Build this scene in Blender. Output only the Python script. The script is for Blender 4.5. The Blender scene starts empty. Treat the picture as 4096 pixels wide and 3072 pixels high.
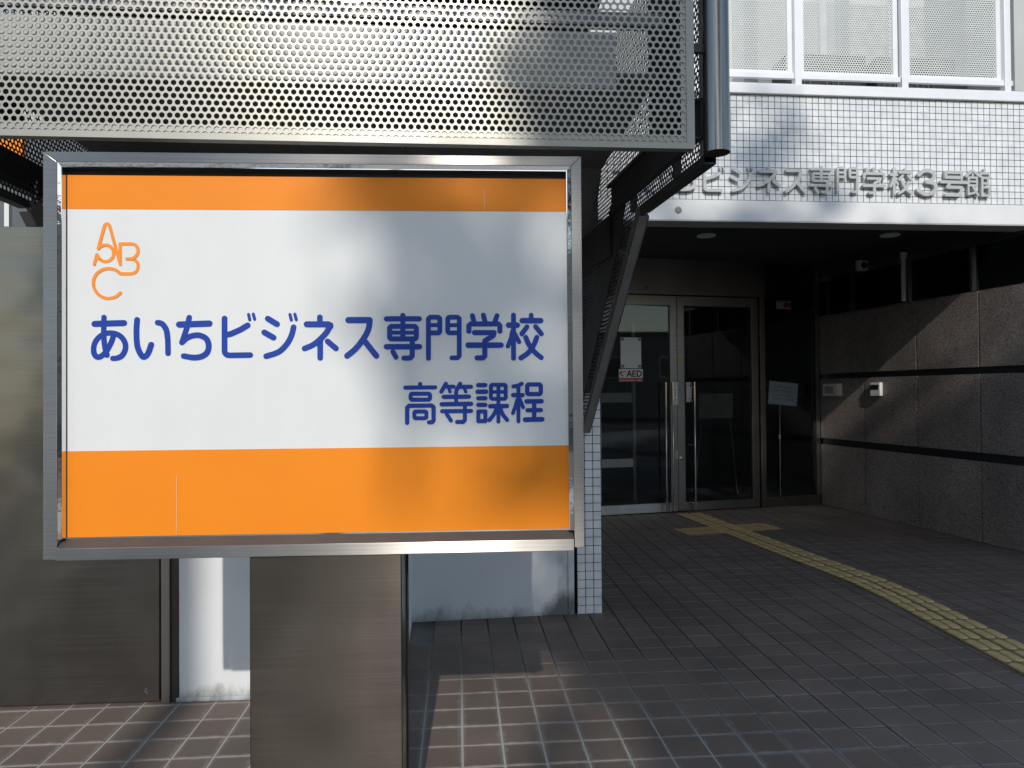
import bpy, math, random
import numpy as np
random.seed(7)
D2 = math.radians
sc = bpy.context.scene
COL = sc.collection
H = 1.35

# ------------------------------------------------------------- camera
cam = bpy.data.cameras.new('camera')
camo = bpy.data.objects.new('camera', cam); COL.objects.link(camo)
cam.sensor_width = 36; cam.lens = 2840 / 4096 * 36
cam.clip_start = .05; cam.clip_end = 400
from mathutils import Matrix, Vector
camo.matrix_world = Matrix.Translation((0, 0, H)) @ Matrix.Rotation(D2(90) + math.atan(35 / 2840), 4, 'X') @ Matrix.Rotation(-.0079, 4, 'Z')
sc.camera = camo
# ------------------------------------------------------------- sky, sun, exposure
SUN_EL = 31.5
SUN_TRAVEL = Vector((-.037, 1, -.614)).normalized()
w = bpy.data.worlds.new('World'); sc.world = w; w.use_nodes = True
nt = w.node_tree; nt.nodes.clear()
sky = nt.nodes.new('ShaderNodeTexSky'); sky.sky_type = 'NISHITA'; sky.sun_disc = False
sky.sun_elevation = D2(SUN_EL); sky.sun_rotation = D2(178)
sky.air_density = 1.3; sky.dust_density = .5; sky.ozone_density = 1.0
bg = nt.nodes.new('ShaderNodeBackground'); bg.inputs['Strength'].default_value = .15
wo = nt.nodes.new('ShaderNodeOutputWorld')
nt.links.new(sky.outputs[0], bg.inputs[0]); nt.links.new(bg.outputs[0], wo.inputs[0])
sl = bpy.data.lights.new('sun', 'SUN'); sl.energy = 2.5; sl.angle = D2(.53); sl.color = (1, .95, .87)
so = bpy.data.objects.new('sun', sl); COL.objects.link(so)
so.rotation_euler = SUN_TRAVEL.to_track_quat('-Z', 'Y').to_euler(); so.location = (0, -10, 20)
sc.view_settings.view_transform = 'Standard'; sc.view_settings.look = 'None'
sc.view_settings.exposure = 0.16; sc.view_settings.gamma = 1
sc.view_settings.use_curve_mapping = False

# ------------------------------------------------------------- materials
def new_mat(name):
    m = bpy.data.materials.new(name); m.use_nodes = True
    n = m.node_tree.nodes; l = m.node_tree.links
    return m, n, l, n['Principled BSDF']

def ramp(n, l, src, stops):
    r = n.new('ShaderNodeValToRGB'); e = r.color_ramp.elements
    while len(e) < len(stops): e.new(.5)
    for i, (p, c) in enumerate(stops):
        e[i].position = p; e[i].color = (*c, 1) if len(c) == 3 else c
    l.new(src, r.inputs[0]); return r

def tex(n, l, kind, scale, detail=4, vec='Object', stretch=None, rough=.55):
    tc = n.new('ShaderNodeTexCoord'); out = tc.outputs[vec]
    if stretch:
        mp = n.new('ShaderNodeMapping'); mp.inputs['Scale'].default_value = stretch
        l.new(out, mp.inputs['Vector']); out = mp.outputs[0]
    t = n.new(kind); t.inputs['Scale'].default_value = scale
    if 'Detail' in t.inputs: t.inputs['Detail'].default_value = detail
    if 'Roughness' in t.inputs: t.inputs['Roughness'].default_value = rough
    l.new(out, t.inputs['Vector']); return t

def bump(n, l, b, src, strength, dist=.002):
    bp = n.new('ShaderNodeBump'); bp.inputs['Strength'].default_value = strength; bp.inputs['Distance'].default_value = dist
    l.new(src, bp.inputs['Height']); l.new(bp.outputs[0], b.inputs['Normal']); return bp

def simple(name, col, rough=.6, metal=0, var=.12, scale=6, bmp=0, vec='Object', spec=.5, stretch=None):
    """base colour varied by noise"""
    m, n, l, b = new_mat(name)
    t = tex(n, l, 'ShaderNodeTexNoise', scale, 5, vec, stretch)
    lo = tuple(c * (1 - var) for c in col); hi = tuple(min(1, c * (1 + var)) for c in col)
    r = ramp(n, l, t.outputs['Fac'], [(.3, lo), (.7, hi)])
    l.new(r.outputs[0], b.inputs['Base Color'])
    b.inputs['Roughness'].default_value = rough; b.inputs['Metallic'].default_value = metal
    b.inputs['Specular IOR Level'].default_value = spec
    if bmp: bump(n, l, b, t.outputs['Fac'], bmp)
    return m

def brushed(name, col, rough=.3, aniso=.7, grain=(1.5, 1.5, 260), streak=.14, rot=0.25, warp=.0):
    """stainless steel, grain runs horizontally"""
    m, n, l, b = new_mat(name)
    g = tex(n, l, 'ShaderNodeTexNoise', 1, 3, 'Object', grain)
    r = ramp(n, l, g.outputs['Fac'], [(.3, tuple(c * (1 - streak) for c in col)), (.7, tuple(min(1, c * (1 + streak)) for c in col))])
    s = tex(n, l, 'ShaderNodeTexNoise', 3.1, 6, 'Object', (1, 1, .5))
    dr = ramp(n, l, s.outputs['Fac'], [(.35, (.86, .85, .82)), (.62, (1, 1, 1))])
    mx = n.new('ShaderNodeMixRGB'); mx.blend_type = 'MULTIPLY'; mx.inputs[0].default_value = 1
    l.new(r.outputs[0], mx.inputs[1]); l.new(dr.outputs[0], mx.inputs[2]); l.new(mx.outputs[0], b.inputs['Base Color'])
    b.inputs['Metallic'].default_value = 1
    rr = n.new('ShaderNodeMapRange'); rr.inputs[3].default_value = rough * .8; rr.inputs[4].default_value = rough * 1.25
    l.new(s.outputs['Fac'], rr.inputs[0]); l.new(rr.outputs[0], b.inputs['Roughness'])
    b.inputs['Anisotropic'].default_value = aniso
    b.inputs['Anisotropic Rotation'].default_value = rot
    tg = n.new('ShaderNodeTangent'); tg.direction_type = 'RADIAL'; tg.axis = 'Z'
    l.new(tg.outputs[0], b.inputs['Tangent'])
    if warp:
        wv = tex(n, l, 'ShaderNodeTexNoise', 2.2, 1, 'Object', (1, 1, 1.6))
        bump(n, l, b, wv.outputs['Fac'], 1.0, warp)
    return m

M = {}
M['steel'] = brushed('brushed_steel', (.56, .55, .53), .3, .75)
M['steel_frame'] = brushed('sign_frame_steel', (.50, .485, .465), .36, .97)
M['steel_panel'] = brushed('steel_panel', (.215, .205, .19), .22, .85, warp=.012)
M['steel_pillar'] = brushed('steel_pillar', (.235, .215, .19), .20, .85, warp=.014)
M['steel_door'] = brushed('door_steel', (.30, .28, .27), .33, .5)
M['tube_steel'] = simple('tube_steel', (.25, .24, .225), .24, 1, .16, 5, stretch=(14, 14, .3))
M['chrome'] = simple('polished_steel', (.78, .78, .78), .06, 1, .04)
M['mirror_trim'] = simple('mirror_trim', (.8, .8, .8), .04, 1, .03, 20, .3)
M['black_gap'] = simple('black_rubber', (.012, .012, .012), .6)
M['silver_paint'] = simple('silver_paint', (.35, .34, .305), .40, .55, .06, 9)
M['dark_steel'] = simple('dark_painted_steel', (.045, .043, .042), .5, .2, .25, 5)
M['flange_grey'] = simple('grey_flange_paint', (.23, .225, .22), .5, .2, .15, 7)
M['soffit_grey'] = simple('grey_soffit_panel', (.16, .15, .14), .55, .1, .12, 3)
M['fascia'] = simple('light_grey_fascia', (.46, .46, .44), .55, 0, .08, 4)
M['white_metal'] = simple('white_aluminium', (.80, .80, .82), .35, .1, .03)
M['white_screen'] = simple('white_screen_paint', (.70, .72, .70), .45, 0, .03)
M['letter_metal'] = simple('grey_letter_paint', (.47, .48, .47), .45, .1, .05, 12)
M['plastic_white'] = simple('white_plastic', (.72, .72, .70), .35, 0, .03)
M['plastic_beige'] = simple('beige_plastic', (.60, .53, .45), .4, 0, .05)
M['plastic_black'] = simple('black_plastic', (.015, .015, .016), .3, 0, .1)
M['paper'] = simple('paper', (.72, .74, .76), .6, 0, .04, 9)
M['red'] = simple('red_print', (.45, .03, .035), .5, 0, .05)
M['red_dark'] = simple('darker_red', (.16, .012, .014), .6)  # darker copy of the red print, for the side window sticker
M['ink'] = simple('black_ink', (.02, .025, .03), .5, 0, .05)
M['grey_ink'] = simple('grey_ink', (.2, .2, .2), .5, 0, .05)
M['yellow_label'] = simple('yellow_label', (.55, .38, .06), .5, 0, .1, 40)
M['orange'] = simple('orange_vinyl', (.84, .245, .010), .5, 0, .035, 3, spec=.3)
M['orange_logo'] = simple('orange_print', (.88, .27, .02), .4, 0, .01)
M['blue'] = simple('blue_vinyl', (.012, .052, .33), .45, 0, .02, spec=.25)
M['ledge_dark'] = simple('dark_ledge', (.10, .095, .09), .5, .3)
M['scratch'] = simple('scratch_mark', (.75, .6, .4), .6)
M['asphalt'] = simple('asphalt', (.05, .05, .05), .9, 0, .3, 30, .5)
M['far_wall'] = simple('far_wall_render', (.32, .29, .26), .8, 0, .1, 2)
M['far_glass'] = simple('far_glass', (.03, .04, .05), .1, 0, .1)
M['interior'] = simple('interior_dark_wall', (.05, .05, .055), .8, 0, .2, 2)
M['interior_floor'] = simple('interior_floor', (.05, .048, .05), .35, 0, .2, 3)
M['back_wall_grey'] = simple('balcony_wall', (.50, .51, .50), .8, 0, .05, 2)
M['grey_wall_dark'] = simple('dark_grey_wall', (.11, .12, .13), .75, 0, .18, 3)
M['bark'] = simple('bark', (.10, .075, .055), .9, 0, .3, 12, 1, stretch=(1, 1, .2))
M['ac_grey'] = simple('dark_casing', (.07, .07, .07), .6)
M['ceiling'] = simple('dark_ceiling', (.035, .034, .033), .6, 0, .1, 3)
M['bezel'] = simple('grey_ballast', (.25, .24, .23), .5)

# white stucco with dirt rising from the foot
def stucco(name, col, dirt_h, dirt_col=(.07, .07, .06), strength=1.0, corner=None):
    m, n, l, b = new_mat(name)
    t = tex(n, l, 'ShaderNodeTexNoise', 3, 6)
    base = ramp(n, l, t.outputs['Fac'], [(.3, tuple(c * .92 for c in col)), (.7, col)])
    tc = n.new('ShaderNodeTexCoord'); sx = n.new('ShaderNodeSeparateXYZ'); l.new(tc.outputs['Object'], sx.inputs[0])
    d = tex(n, l, 'ShaderNodeTexNoise', 9, 8, 'Object', (1, 1, .55), .7)
    # height term: 1 at the foot, 0 at dirt_h
    mr = n.new('ShaderNodeMapRange'); mr.inputs[1].default_value = 0; mr.inputs[2].default_value = dirt_h
    mr.inputs[3].default_value = .42 * strength; mr.inputs[4].default_value = -.25; l.new(sx.outputs[2], mr.inputs[0])
    ad = n.new('ShaderNodeMath'); ad.operation = 'ADD'; l.new(mr.outputs[0], ad.inputs[0]); l.new(d.outputs['Fac'], ad.inputs[1])
    last = ad.outputs[0]
    if corner:
        cr_ = n.new('ShaderNodeMapRange'); cr_.inputs[1].default_value = corner - .12; cr_.inputs[2].default_value = corner; cr_.inputs[3].default_value = 0; cr_.inputs[4].default_value = .30; l.new(sx.outputs[0], cr_.inputs[0])
        hh = n.new('ShaderNodeMapRange'); hh.inputs[1].default_value = .0; hh.inputs[2].default_value = .75; hh.inputs[3].default_value = 1.5; hh.inputs[4].default_value = .6; l.new(sx.outputs[2], hh.inputs[0])
        mu = n.new('ShaderNodeMath'); mu.operation = 'MULTIPLY'; l.new(cr_.outputs[0], mu.inputs[0]); l.new(hh.outputs[0], mu.inputs[1])
        ad2 = n.new('ShaderNodeMath'); ad2.operation = 'ADD'; l.new(last, ad2.inputs[0]); l.new(mu.outputs[0], ad2.inputs[1]); last = ad2.outputs[0]
    ms = ramp(n, l, last, [(.56, (0, 0, 0)), (1.0, (.85, .85, .85))])
    mx = n.new('ShaderNodeMixRGB'); l.new(ms.outputs[0], mx.inputs[0]); l.new(base.outputs[0], mx.inputs[1]); mx.inputs[2].default_value = (*dirt_col, 1)
    l.new(mx.outputs[0], b.inputs['Base Color']); b.inputs['Roughness'].default_value = .85
    f = tex(n, l, 'ShaderNodeTexNoise', 160, 3); bump(n, l, b, f.outputs['Fac'], .35, .002)
    return m
M['stucco'] = stucco('white_stucco', (.72, .73, .74), .12)
M['stucco_dirty'] = stucco('stained_stucco', (.66, .68, .71), .16, strength=.8, corner=.90)
M['stucco_clean'] = simple('beam_stucco', (.74, .74, .74), .7, 0, .05, 4, .1)

# floor tile: brown-grey, random tone per object, pale efflorescence, fine speckle
def tile_mat():
    m, n, l, b = new_mat('floor_tile_clay')
    g = n.new('ShaderNodeNewGeometry')
    t = tex(n, l, 'ShaderNodeTexNoise', 1.3, 6, 'Object'); 
    tc = n.new('ShaderNodeTexCoord')
    # world-position noise so wear runs across tiles
    p = n.new('ShaderNodeTexNoise'); p.inputs['Scale'].default_value = 1.7; p.inputs['Detail'].default_value = 7; l.new(g.outputs['Position'], p.inputs['Vector'])
    base = ramp(n, l, p.outputs['Fac'], [(.28, (.112, .084, .067)), (.5, (.146, .108, .085)), (.72, (.190, .144, .116))])
    oi = n.new('ShaderNodeObjectInfo')
    rr = n.new('ShaderNodeMapRange'); rr.inputs[3].default_value = .88; rr.inputs[4].default_value = 1.10; l.new(oi.outputs['Random'], rr.inputs[0])
    vm = n.new('ShaderNodeVectorMath'); vm.operation = 'SCALE'; l.new(base.outputs[0], vm.inputs[0]); l.new(rr.outputs[0], vm.inputs['Scale'])
    sp = n.new('ShaderNodeTexNoise'); sp.inputs['Scale'].default_value = 330; sp.inputs['Detail'].default_value = 2; l.new(g.outputs['Position'], sp.inputs['Vector'])
    spr = ramp(n, l, sp.outputs['Fac'], [(.25, (.55, .55, .55)), (.5, (1, 1, 1)), (.8, (1.0, 1.0, 1.0))])
    mx = n.new('ShaderNodeMixRGB'); mx.blend_type = 'MULTIPLY'; mx.inputs[0].default_value = .8
    l.new(vm.outputs[0], mx.inputs[1]); l.new(spr.outputs[0], mx.inputs[2])
    # pale lime bloom creeping out of the joints (paving grid, world position)
    mp = n.new('ShaderNodeMapping'); mp.vector_type = 'TEXTURE'; mp.inputs['Rotation'].default_value = (0, 0, D2(4.3)); l.new(g.outputs['Position'], mp.inputs['Vector'])
    sp_ = n.new('ShaderNodeSeparateXYZ'); l.new(mp.outputs[0], sp_.inputs[0])
    def mth(op, a_, v_=None, w_=None):
        k = n.new('ShaderNodeMath'); k.operation = op
        l.new(a_, k.inputs[0]) if not isinstance(a_, float) else setattr(k.inputs[0], 'default_value', a_)
        if v_ is not None: l.new(v_, k.inputs[1]) if not isinstance(v_, float) else setattr(k.inputs[1], 'default_value', v_)
        if w_ is not None: k.inputs[2].default_value = w_
        return k.outputs[0]
    fu = mth('PINGPONG', mth('ADD', sp_.outputs[0], -.005), .07725); fv = mth('PINGPONG', mth('ADD', sp_.outputs[1], -2.742), .079)
    ed = mth('MINIMUM', fu, fv)
    n2 = n.new('ShaderNodeTexNoise'); n2.inputs['Scale'].default_value = 26; n2.inputs['Detail'].default_value = 6; l.new(g.outputs['Position'], n2.inputs['Vector'])
    n3 = n.new('ShaderNodeTexNoise'); n3.inputs['Scale'].default_value = 2.3; n3.inputs['Detail'].default_value = 3; l.new(g.outputs['Position'], n3.inputs['Vector'])
    wdt = mth('MULTIPLY', mth('MULTIPLY', n2.outputs['Fac'], n3.outputs['Fac']), .060)
    bl = n.new('ShaderNodeMapRange'); l.new(mth('SUBTRACT', wdt, ed), bl.inputs[0]); bl.inputs[1].default_value = -.002; bl.inputs[2].default_value = .02; bl.inputs[3].default_value = 0; bl.inputs[4].default_value = .55
    fa = n.new('ShaderNodeMapRange'); sz = n.new('ShaderNodeSeparateXYZ'); l.new(g.outputs['Position'], sz.inputs[0]); l.new(sz.outputs[1], fa.inputs[0]); fa.inputs[1].default_value = 2.6; fa.inputs[2].default_value = 4.2; fa.inputs[3].default_value = 1; fa.inputs[4].default_value = .05
    fac = mth('MULTIPLY', bl.outputs[0], fa.outputs[0])
    mb = n.new('ShaderNodeMixRGB'); l.new(fac, mb.inputs[0]); l.new(mx.outputs[0], mb.inputs[1]); mb.inputs[2].default_value = (.34, .33, .31, 1); mx = mb
    l.new(mx.outputs[0], b.inputs['Base Color'])
    q = n.new('ShaderNodeMapRange'); q.inputs[3].default_value = .5; q.inputs[4].default_value = .72; l.new(p.outputs['Fac'], q.inputs[0]); l.new(q.outputs[0], b.inputs['Roughness'])
    bump(n, l, b, sp.outputs['Fac'], .35, .0015)
    return m
M['tile'] = tile_mat()

# grout: pale near the street, dark further in
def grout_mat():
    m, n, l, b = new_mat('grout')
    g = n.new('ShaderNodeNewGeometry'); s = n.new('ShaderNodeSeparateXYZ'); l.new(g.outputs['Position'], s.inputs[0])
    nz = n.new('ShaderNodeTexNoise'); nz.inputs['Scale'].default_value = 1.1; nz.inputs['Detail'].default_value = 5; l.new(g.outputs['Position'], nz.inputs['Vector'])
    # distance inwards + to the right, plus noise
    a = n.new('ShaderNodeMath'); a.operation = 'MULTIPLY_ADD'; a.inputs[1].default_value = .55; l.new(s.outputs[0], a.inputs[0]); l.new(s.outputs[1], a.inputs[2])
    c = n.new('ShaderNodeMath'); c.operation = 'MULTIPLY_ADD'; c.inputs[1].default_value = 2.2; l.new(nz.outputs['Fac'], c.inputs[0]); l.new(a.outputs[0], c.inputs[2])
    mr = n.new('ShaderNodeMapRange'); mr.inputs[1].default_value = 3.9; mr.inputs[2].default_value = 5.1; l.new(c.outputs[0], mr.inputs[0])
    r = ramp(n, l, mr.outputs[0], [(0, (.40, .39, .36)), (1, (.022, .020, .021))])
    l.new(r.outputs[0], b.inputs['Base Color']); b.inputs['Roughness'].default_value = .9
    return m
M['grout'] = grout_mat()

def granite_mat():
    m, n, l, b = new_mat('dark_granite')
    v = tex(n, l, 'ShaderNodeTexVoronoi', 185); v.inputs['Randomness'].default_value = 1
    r1 = ramp(n, l, v.outputs['Color'], [(.0, (.014, .010, .009)), (.6, (.032, .023, .020)), (.9, (.072, .054, .047)), (1, (.30, .25, .22))])
    t = tex(n, l, 'ShaderNodeTexNoise', 1.6, 7, 'Object', (1, 1, .6))
    r2 = ramp(n, l, t.outputs['Fac'], [(.3, (.62, .62, .62)), (.7, (1.2, 1.2, 1.2))])
    mx = n.new('ShaderNodeMixRGB'); mx.blend_type = 'MULTIPLY'; mx.inputs[0].default_value = 1
    l.new(r1.outputs[0], mx.inputs[1]); l.new(r2.outputs[0], mx.inputs[2]); l.new(mx.outputs[0], b.inputs['Base Color'])
    b.inputs['Roughness'].default_value = .5
    bump(n, l, b, v.outputs['Distance'], .5, .002)
    return m
M['granite'] = granite_mat()

def glazed():
    m, n, l, b = new_mat('glazed_white_tile')
    oi = n.new('ShaderNodeObjectInfo')
    g = n.new('ShaderNodeNewGeometry')
    nz = n.new('ShaderNodeTexNoise'); nz.inputs['Scale'].default_value = 14; l.new(g.outputs['Position'], nz.inputs['Vector'])
    r = ramp(n, l, nz.outputs['Fac'], [(.3, (.64, .66, .70)), (.7, (.80, .80, .80))])
    l.new(r.outputs[0], b.inputs['Base Color']); b.inputs['Roughness'].default_value = .3
    return m
M['glazed'] = glazed()
M['tile_joint'] = simple('dark_tile_joint', (.045, .045, .045), .9)
M['tactile'] = simple('yellow_tactile', (.20, .145, .065), .6, 0, .2, 14, .2)  # darker than the bars: dirt and groove shade put into the colour
M['tactile_bar'] = simple('yellow_tactile_bar', (.50, .36, .15), .6, 0, .14, 10)

def panel_white():
    m, n, l, b = new_mat('sign_face_white')
    t = tex(n, l, 'ShaderNodeTexNoise', 3, 6)
    r = ramp(n, l, t.outputs['Fac'], [(.3, (.70, .71, .71)), (.7, (.735, .745, .745))])
    d = tex(n, l, 'ShaderNodeTexNoise', 5, 8, 'Object', (1, 1, .25), .7)
    dr = ramp(n, l, d.outputs['Fac'], [(.35, (.97, .967, .96)), (.6, (1, 1, 1))])
    mx = n.new('ShaderNodeMixRGB'); mx.blend_type = 'MULTIPLY'; mx.inputs[0].default_value = 1; l.new(r.outputs[0], mx.inputs[1]); l.new(dr.outputs[0], mx.inputs[2])
    l.new(mx.outputs[0], b.inputs['Base Color']); b.inputs['Roughness'].default_value = .5; b.inputs['Specular IOR Level'].default_value = .3
    wv = tex(n, l, 'ShaderNodeTexNoise', 4, 2); bump(n, l, b, wv.outputs['Fac'], .3, .002)
    return m
M['sign_white'] = panel_white()

def glass_mat(name, tint=(.02, .024, .027), rough=.02, trans=.78):
    m, n, l, b = new_mat(name)
    n.remove(b); out = n['Material Output']
    gl = n.new('ShaderNodeBsdfGlossy'); gl.inputs['Roughness'].default_value = rough; gl.inputs['Color'].default_value = (.9, .95, 1, 1)
    tr = n.new('ShaderNodeBsdfTransparent'); tr.inputs['Color'].default_value = (trans, trans * 1.02, trans * 1.03, 1)
    fr = n.new('ShaderNodeFresnel'); fr.inputs['IOR'].default_value = 1.42
    nz = tex(n, l, 'ShaderNodeTexNoise', 1.3, 1); bp = n.new('ShaderNodeBump'); bp.inputs['Strength'].default_value = .25; bp.inputs['Distance'].default_value = .004
    l.new(nz.outputs['Fac'], bp.inputs['Height']); l.new(bp.outputs[0], gl.inputs['Normal'])
    mx = n.new('ShaderNodeMixShader'); l.new(fr.outputs[0], mx.inputs[0]); l.new(tr.outputs[0], mx.inputs[1]); l.new(gl.outputs[0], mx.inputs[2])
    l.new(mx.outputs[0], out.inputs[0]); return m
M['glass'] = glass_mat('door_glass')

def leaf_mat():
    m, n, l, b = new_mat('leaf_green')
    g = n.new('ShaderNodeNewGeometry'); t = n.new('ShaderNodeTexNoise'); t.inputs['Scale'].default_value = 1.5; l.new(g.outputs['Position'], t.inputs['Vector'])
    r = ramp(n, l, t.outputs['Fac'], [(.3, (.03, .06, .015)), (.7, (.08, .13, .03))])
    l.new(r.outputs[0], b.inputs['Base Color']); b.inputs['Roughness'].default_value = .5
    return m
M['leaf'] = leaf_mat()

# ------------------------------------------------------------- mesh helpers
class MB:
    def __init__(s): s.v = []; s.f = []; s.mi = []; s.k = 0
    def add(s, vs, fs):
        o = len(s.v); s.v += [tuple(p) for p in vs]; s.f += [tuple(i + o for i in f) for f in fs]; s.mi += [s.k] * len(fs); return s
    def box(s, x0, x1, y0, y1, z0, z1):
        return s.add([(x0, y0, z0), (x1, y0, z0), (x1, y1, z0), (x0, y1, z0), (x0, y0, z1), (x1, y0, z1), (x1, y1, z1), (x0, y1, z1)],
                     [(0, 3, 2, 1), (4, 5, 6, 7), (0, 1, 5, 4), (1, 2, 6, 5), (2, 3, 7, 6), (3, 0, 4, 7)])
    def prism(s, pts, axis, a, b):
        """closed polygon pts (2D) extruded along axis 'x','y' or 'z' from a to b"""
        def P(q, t):
            return (t, q[0], q[1]) if axis == 'x' else (q[0], t, q[1]) if axis == 'y' else (q[0], q[1], t)
        n = len(pts); vs = [P(q, a) for q in pts] + [P(q, b) for q in pts]
        return s.add(vs, [tuple(range(n))[::-1], tuple(range(n, 2 * n))] + [(i, (i + 1) % n, n + (i + 1) % n, n + i) for i in range(n)])
    def tube(s, p0, p1, r, n=12, r1=None, cap=True):
        p0 = Vector(p0); p1 = Vector(p1); d = (p1 - p0).normalized(); r1 = r if r1 is None else r1
        a = d.orthogonal().normalized(); b = d.cross(a)
        vs = [p0 + (a * math.cos(6.28318 * i / n) + b * math.sin(6.28318 * i / n)) * r for i in range(n)]
        vs += [p1 + (a * math.cos(6.28318 * i / n) + b * math.sin(6.28318 * i / n)) * r1 for i in range(n)]
        fs = [(i, (i + 1) % n, n + (i + 1) % n, n + i) for i in range(n)]
        if cap: fs += [tuple(range(n))[::-1], tuple(range(n, 2 * n))]
        return s.add(vs, fs)
    def mesh(s, name, mats, smooth=False):
        me = bpy.data.meshes.new(name); me.from_pydata(s.v, [], s.f)
        for m in (mats if isinstance(mats, (list, tuple)) else [mats]): me.materials.append(m)
        if isinstance(mats, (list, tuple)) and len(mats) > 1: me.polygons.foreach_set('material_index', s.mi)
        if smooth:
            me.polygons.foreach_set('use_smooth', [True] * len(me.polygons))
            me.set_sharp_from_angle(angle=D2(35))
        me.update(); return me
    def build(s, name, mats, parent=None, smooth=False, bevel=0, **kw):
        o = bpy.data.objects.new(name, s.mesh(name, mats, smooth)); COL.objects.link(o)
        if parent: o.parent = parent
        if bevel:
            md = o.modifiers.new('bevel', 'BEVEL'); md.width = bevel; md.segments = 2; md.limit_method = 'ANGLE'
        for k, v in kw.items(): o[k] = v
        return o

def link_mesh(name, me, parent=None, loc=(0, 0, 0), rot=(0, 0, 0), scale=None):
    o = bpy.data.objects.new(name, me); COL.objects.link(o)
    if parent: o.parent = parent
    o.location = loc; o.rotation_euler = rot
    if scale: o.scale = scale
    return o

def thing(name, label, cat, loc=(0, 0, 0), rz=0, group=None):
    o = bpy.data.objects.new(name, None); COL.objects.link(o); o.empty_display_size = .1
    o.location = loc; o.rotation_euler = (0, 0, rz); o['label'] = label; o['category'] = cat
    if group: o['group'] = group
    return o
def tag(o, label, cat, group=None):
    o['label'] = label; o['category'] = cat
    if group: o['group'] = group
    return o
def struct(o): o['kind'] = 'structure'; return o
def copy_tree(o, parent=None):
    c = o.copy(); COL.objects.link(c); c.parent = parent
    for ch in list(o.children): copy_tree(ch, c)
    return c

def inside(p, poly):
    x, y = p; r = False; n = len(poly)
    for i in range(n):
        x0, y0 = poly[i]; x1, y1 = poly[(i + 1) % n]
        if (y0 > y) != (y1 > y) and x < (x1 - x0) * (y - y0) / (y1 - y0) + x0: r = not r
    return r

def perf(poly, pitch, r, t, axis='y', x0=None, z0=None, keep=None):
    """perforated sheet: hexagonal cells with round holes, in plane x/z (axis 'y') or y/z (axis 'x')"""
    xs = [p[0] for p in poly]; zs = [p[1] for p in poly]
    ax = x0 if x0 is not None else min(xs); az = z0 if z0 is not None else min(zs)
    row = pitch * math.sqrt(3) / 2
    ang = [math.radians(30 * k) for k in range(12)]
    hexr = [pitch / 2 if k % 2 == 0 else pitch / math.sqrt(3) for k in range(12)]
    hc = [(hexr[k] * math.cos(ang[k]), hexr[k] * math.sin(ang[k])) for k in range(12)]
    cc = [(r * math.cos(a), r * math.sin(a)) for a in ang]
    m = MB(); V = []; F = []
    j0 = int((min(zs) - az) / row) - 1; j1 = int((max(zs) - az) / row) + 2
    i0 = int((min(xs) - ax) / pitch) - 2; i1 = int((max(xs) - ax) / pitch) + 2
    for j in range(j0, j1):
        for i in range(i0, i1):
            cx = ax + i * pitch + (pitch / 2 if j % 2 else 0); cz = az + j * row
            if not inside((cx, cz), poly): continue
            o = len(V)
            for (q, d) in ((hc, 0), (cc, 0), (cc, t), (hc, t)):
                for (u, v) in q:
                    V.append((cx + u, d, cz + v) if axis == 'y' else (d, cx + u, cz + v))
            for k in range(12):
                k2 = (k + 1) % 12
                for (A, B) in ((0, 12), (12, 24), (24, 36)):
                    F.append((o + A + k, o + A + k2, o + B + k2, o + B + k))
    m.v = V; m.f = F; m.mi = [0] * len(F)
    return m

def stroke(m, pts, w, kind, y0, y1, zoff):
    """round-ended stroke in the x/z plane, front face at y0 (each piece a hair apart), back at y1"""
    if kind == 's' and len(pts) > 2:
        P = [pts[0]] + list(pts) + [pts[-1]]; out = []
        for i in range(1, len(P) - 2):
            for k in range(6):
                t = k / 6; a, b, c, d = P[i - 1], P[i], P[i + 1], P[i + 2]
                out.append(tuple(.5 * (2 * b[q] + (c[q] - a[q]) * t + (2 * a[q] - 5 * b[q] + 4 * c[q] - d[q]) * t * t + (3 * b[q] - a[q] - 3 * c[q] + d[q]) * t ** 3) for q in (0, 1)))
        out.append(pts[-1]); pts = out
    hw = w / 2
    for i, (a, b) in enumerate(zip(pts[:-1], pts[1:])):
        dx, dz = b[0] - a[0], b[1] - a[1]; L = math.hypot(dx, dz)
        if L < 1e-6: continue
        nx, nz = -dz / L * hw, dx / L * hw; an = math.atan2(nz, nx)
        poly = [(b[0] + hw * math.cos(an - math.pi * k / 7), b[1] + hw * math.sin(an - math.pi * k / 7)) for k in range(8)]
        poly += [(a[0] + hw * math.cos(an + math.pi - math.pi * k / 7), a[1] + hw * math.sin(an + math.pi - math.pi * k / 7)) for k in range(8)]
        m.prism(poly, 'y', y0 - zoff[0], y1); zoff[0] = (zoff[0] + zoff[1]) % (zoff[1] * 60)
    return m

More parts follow.
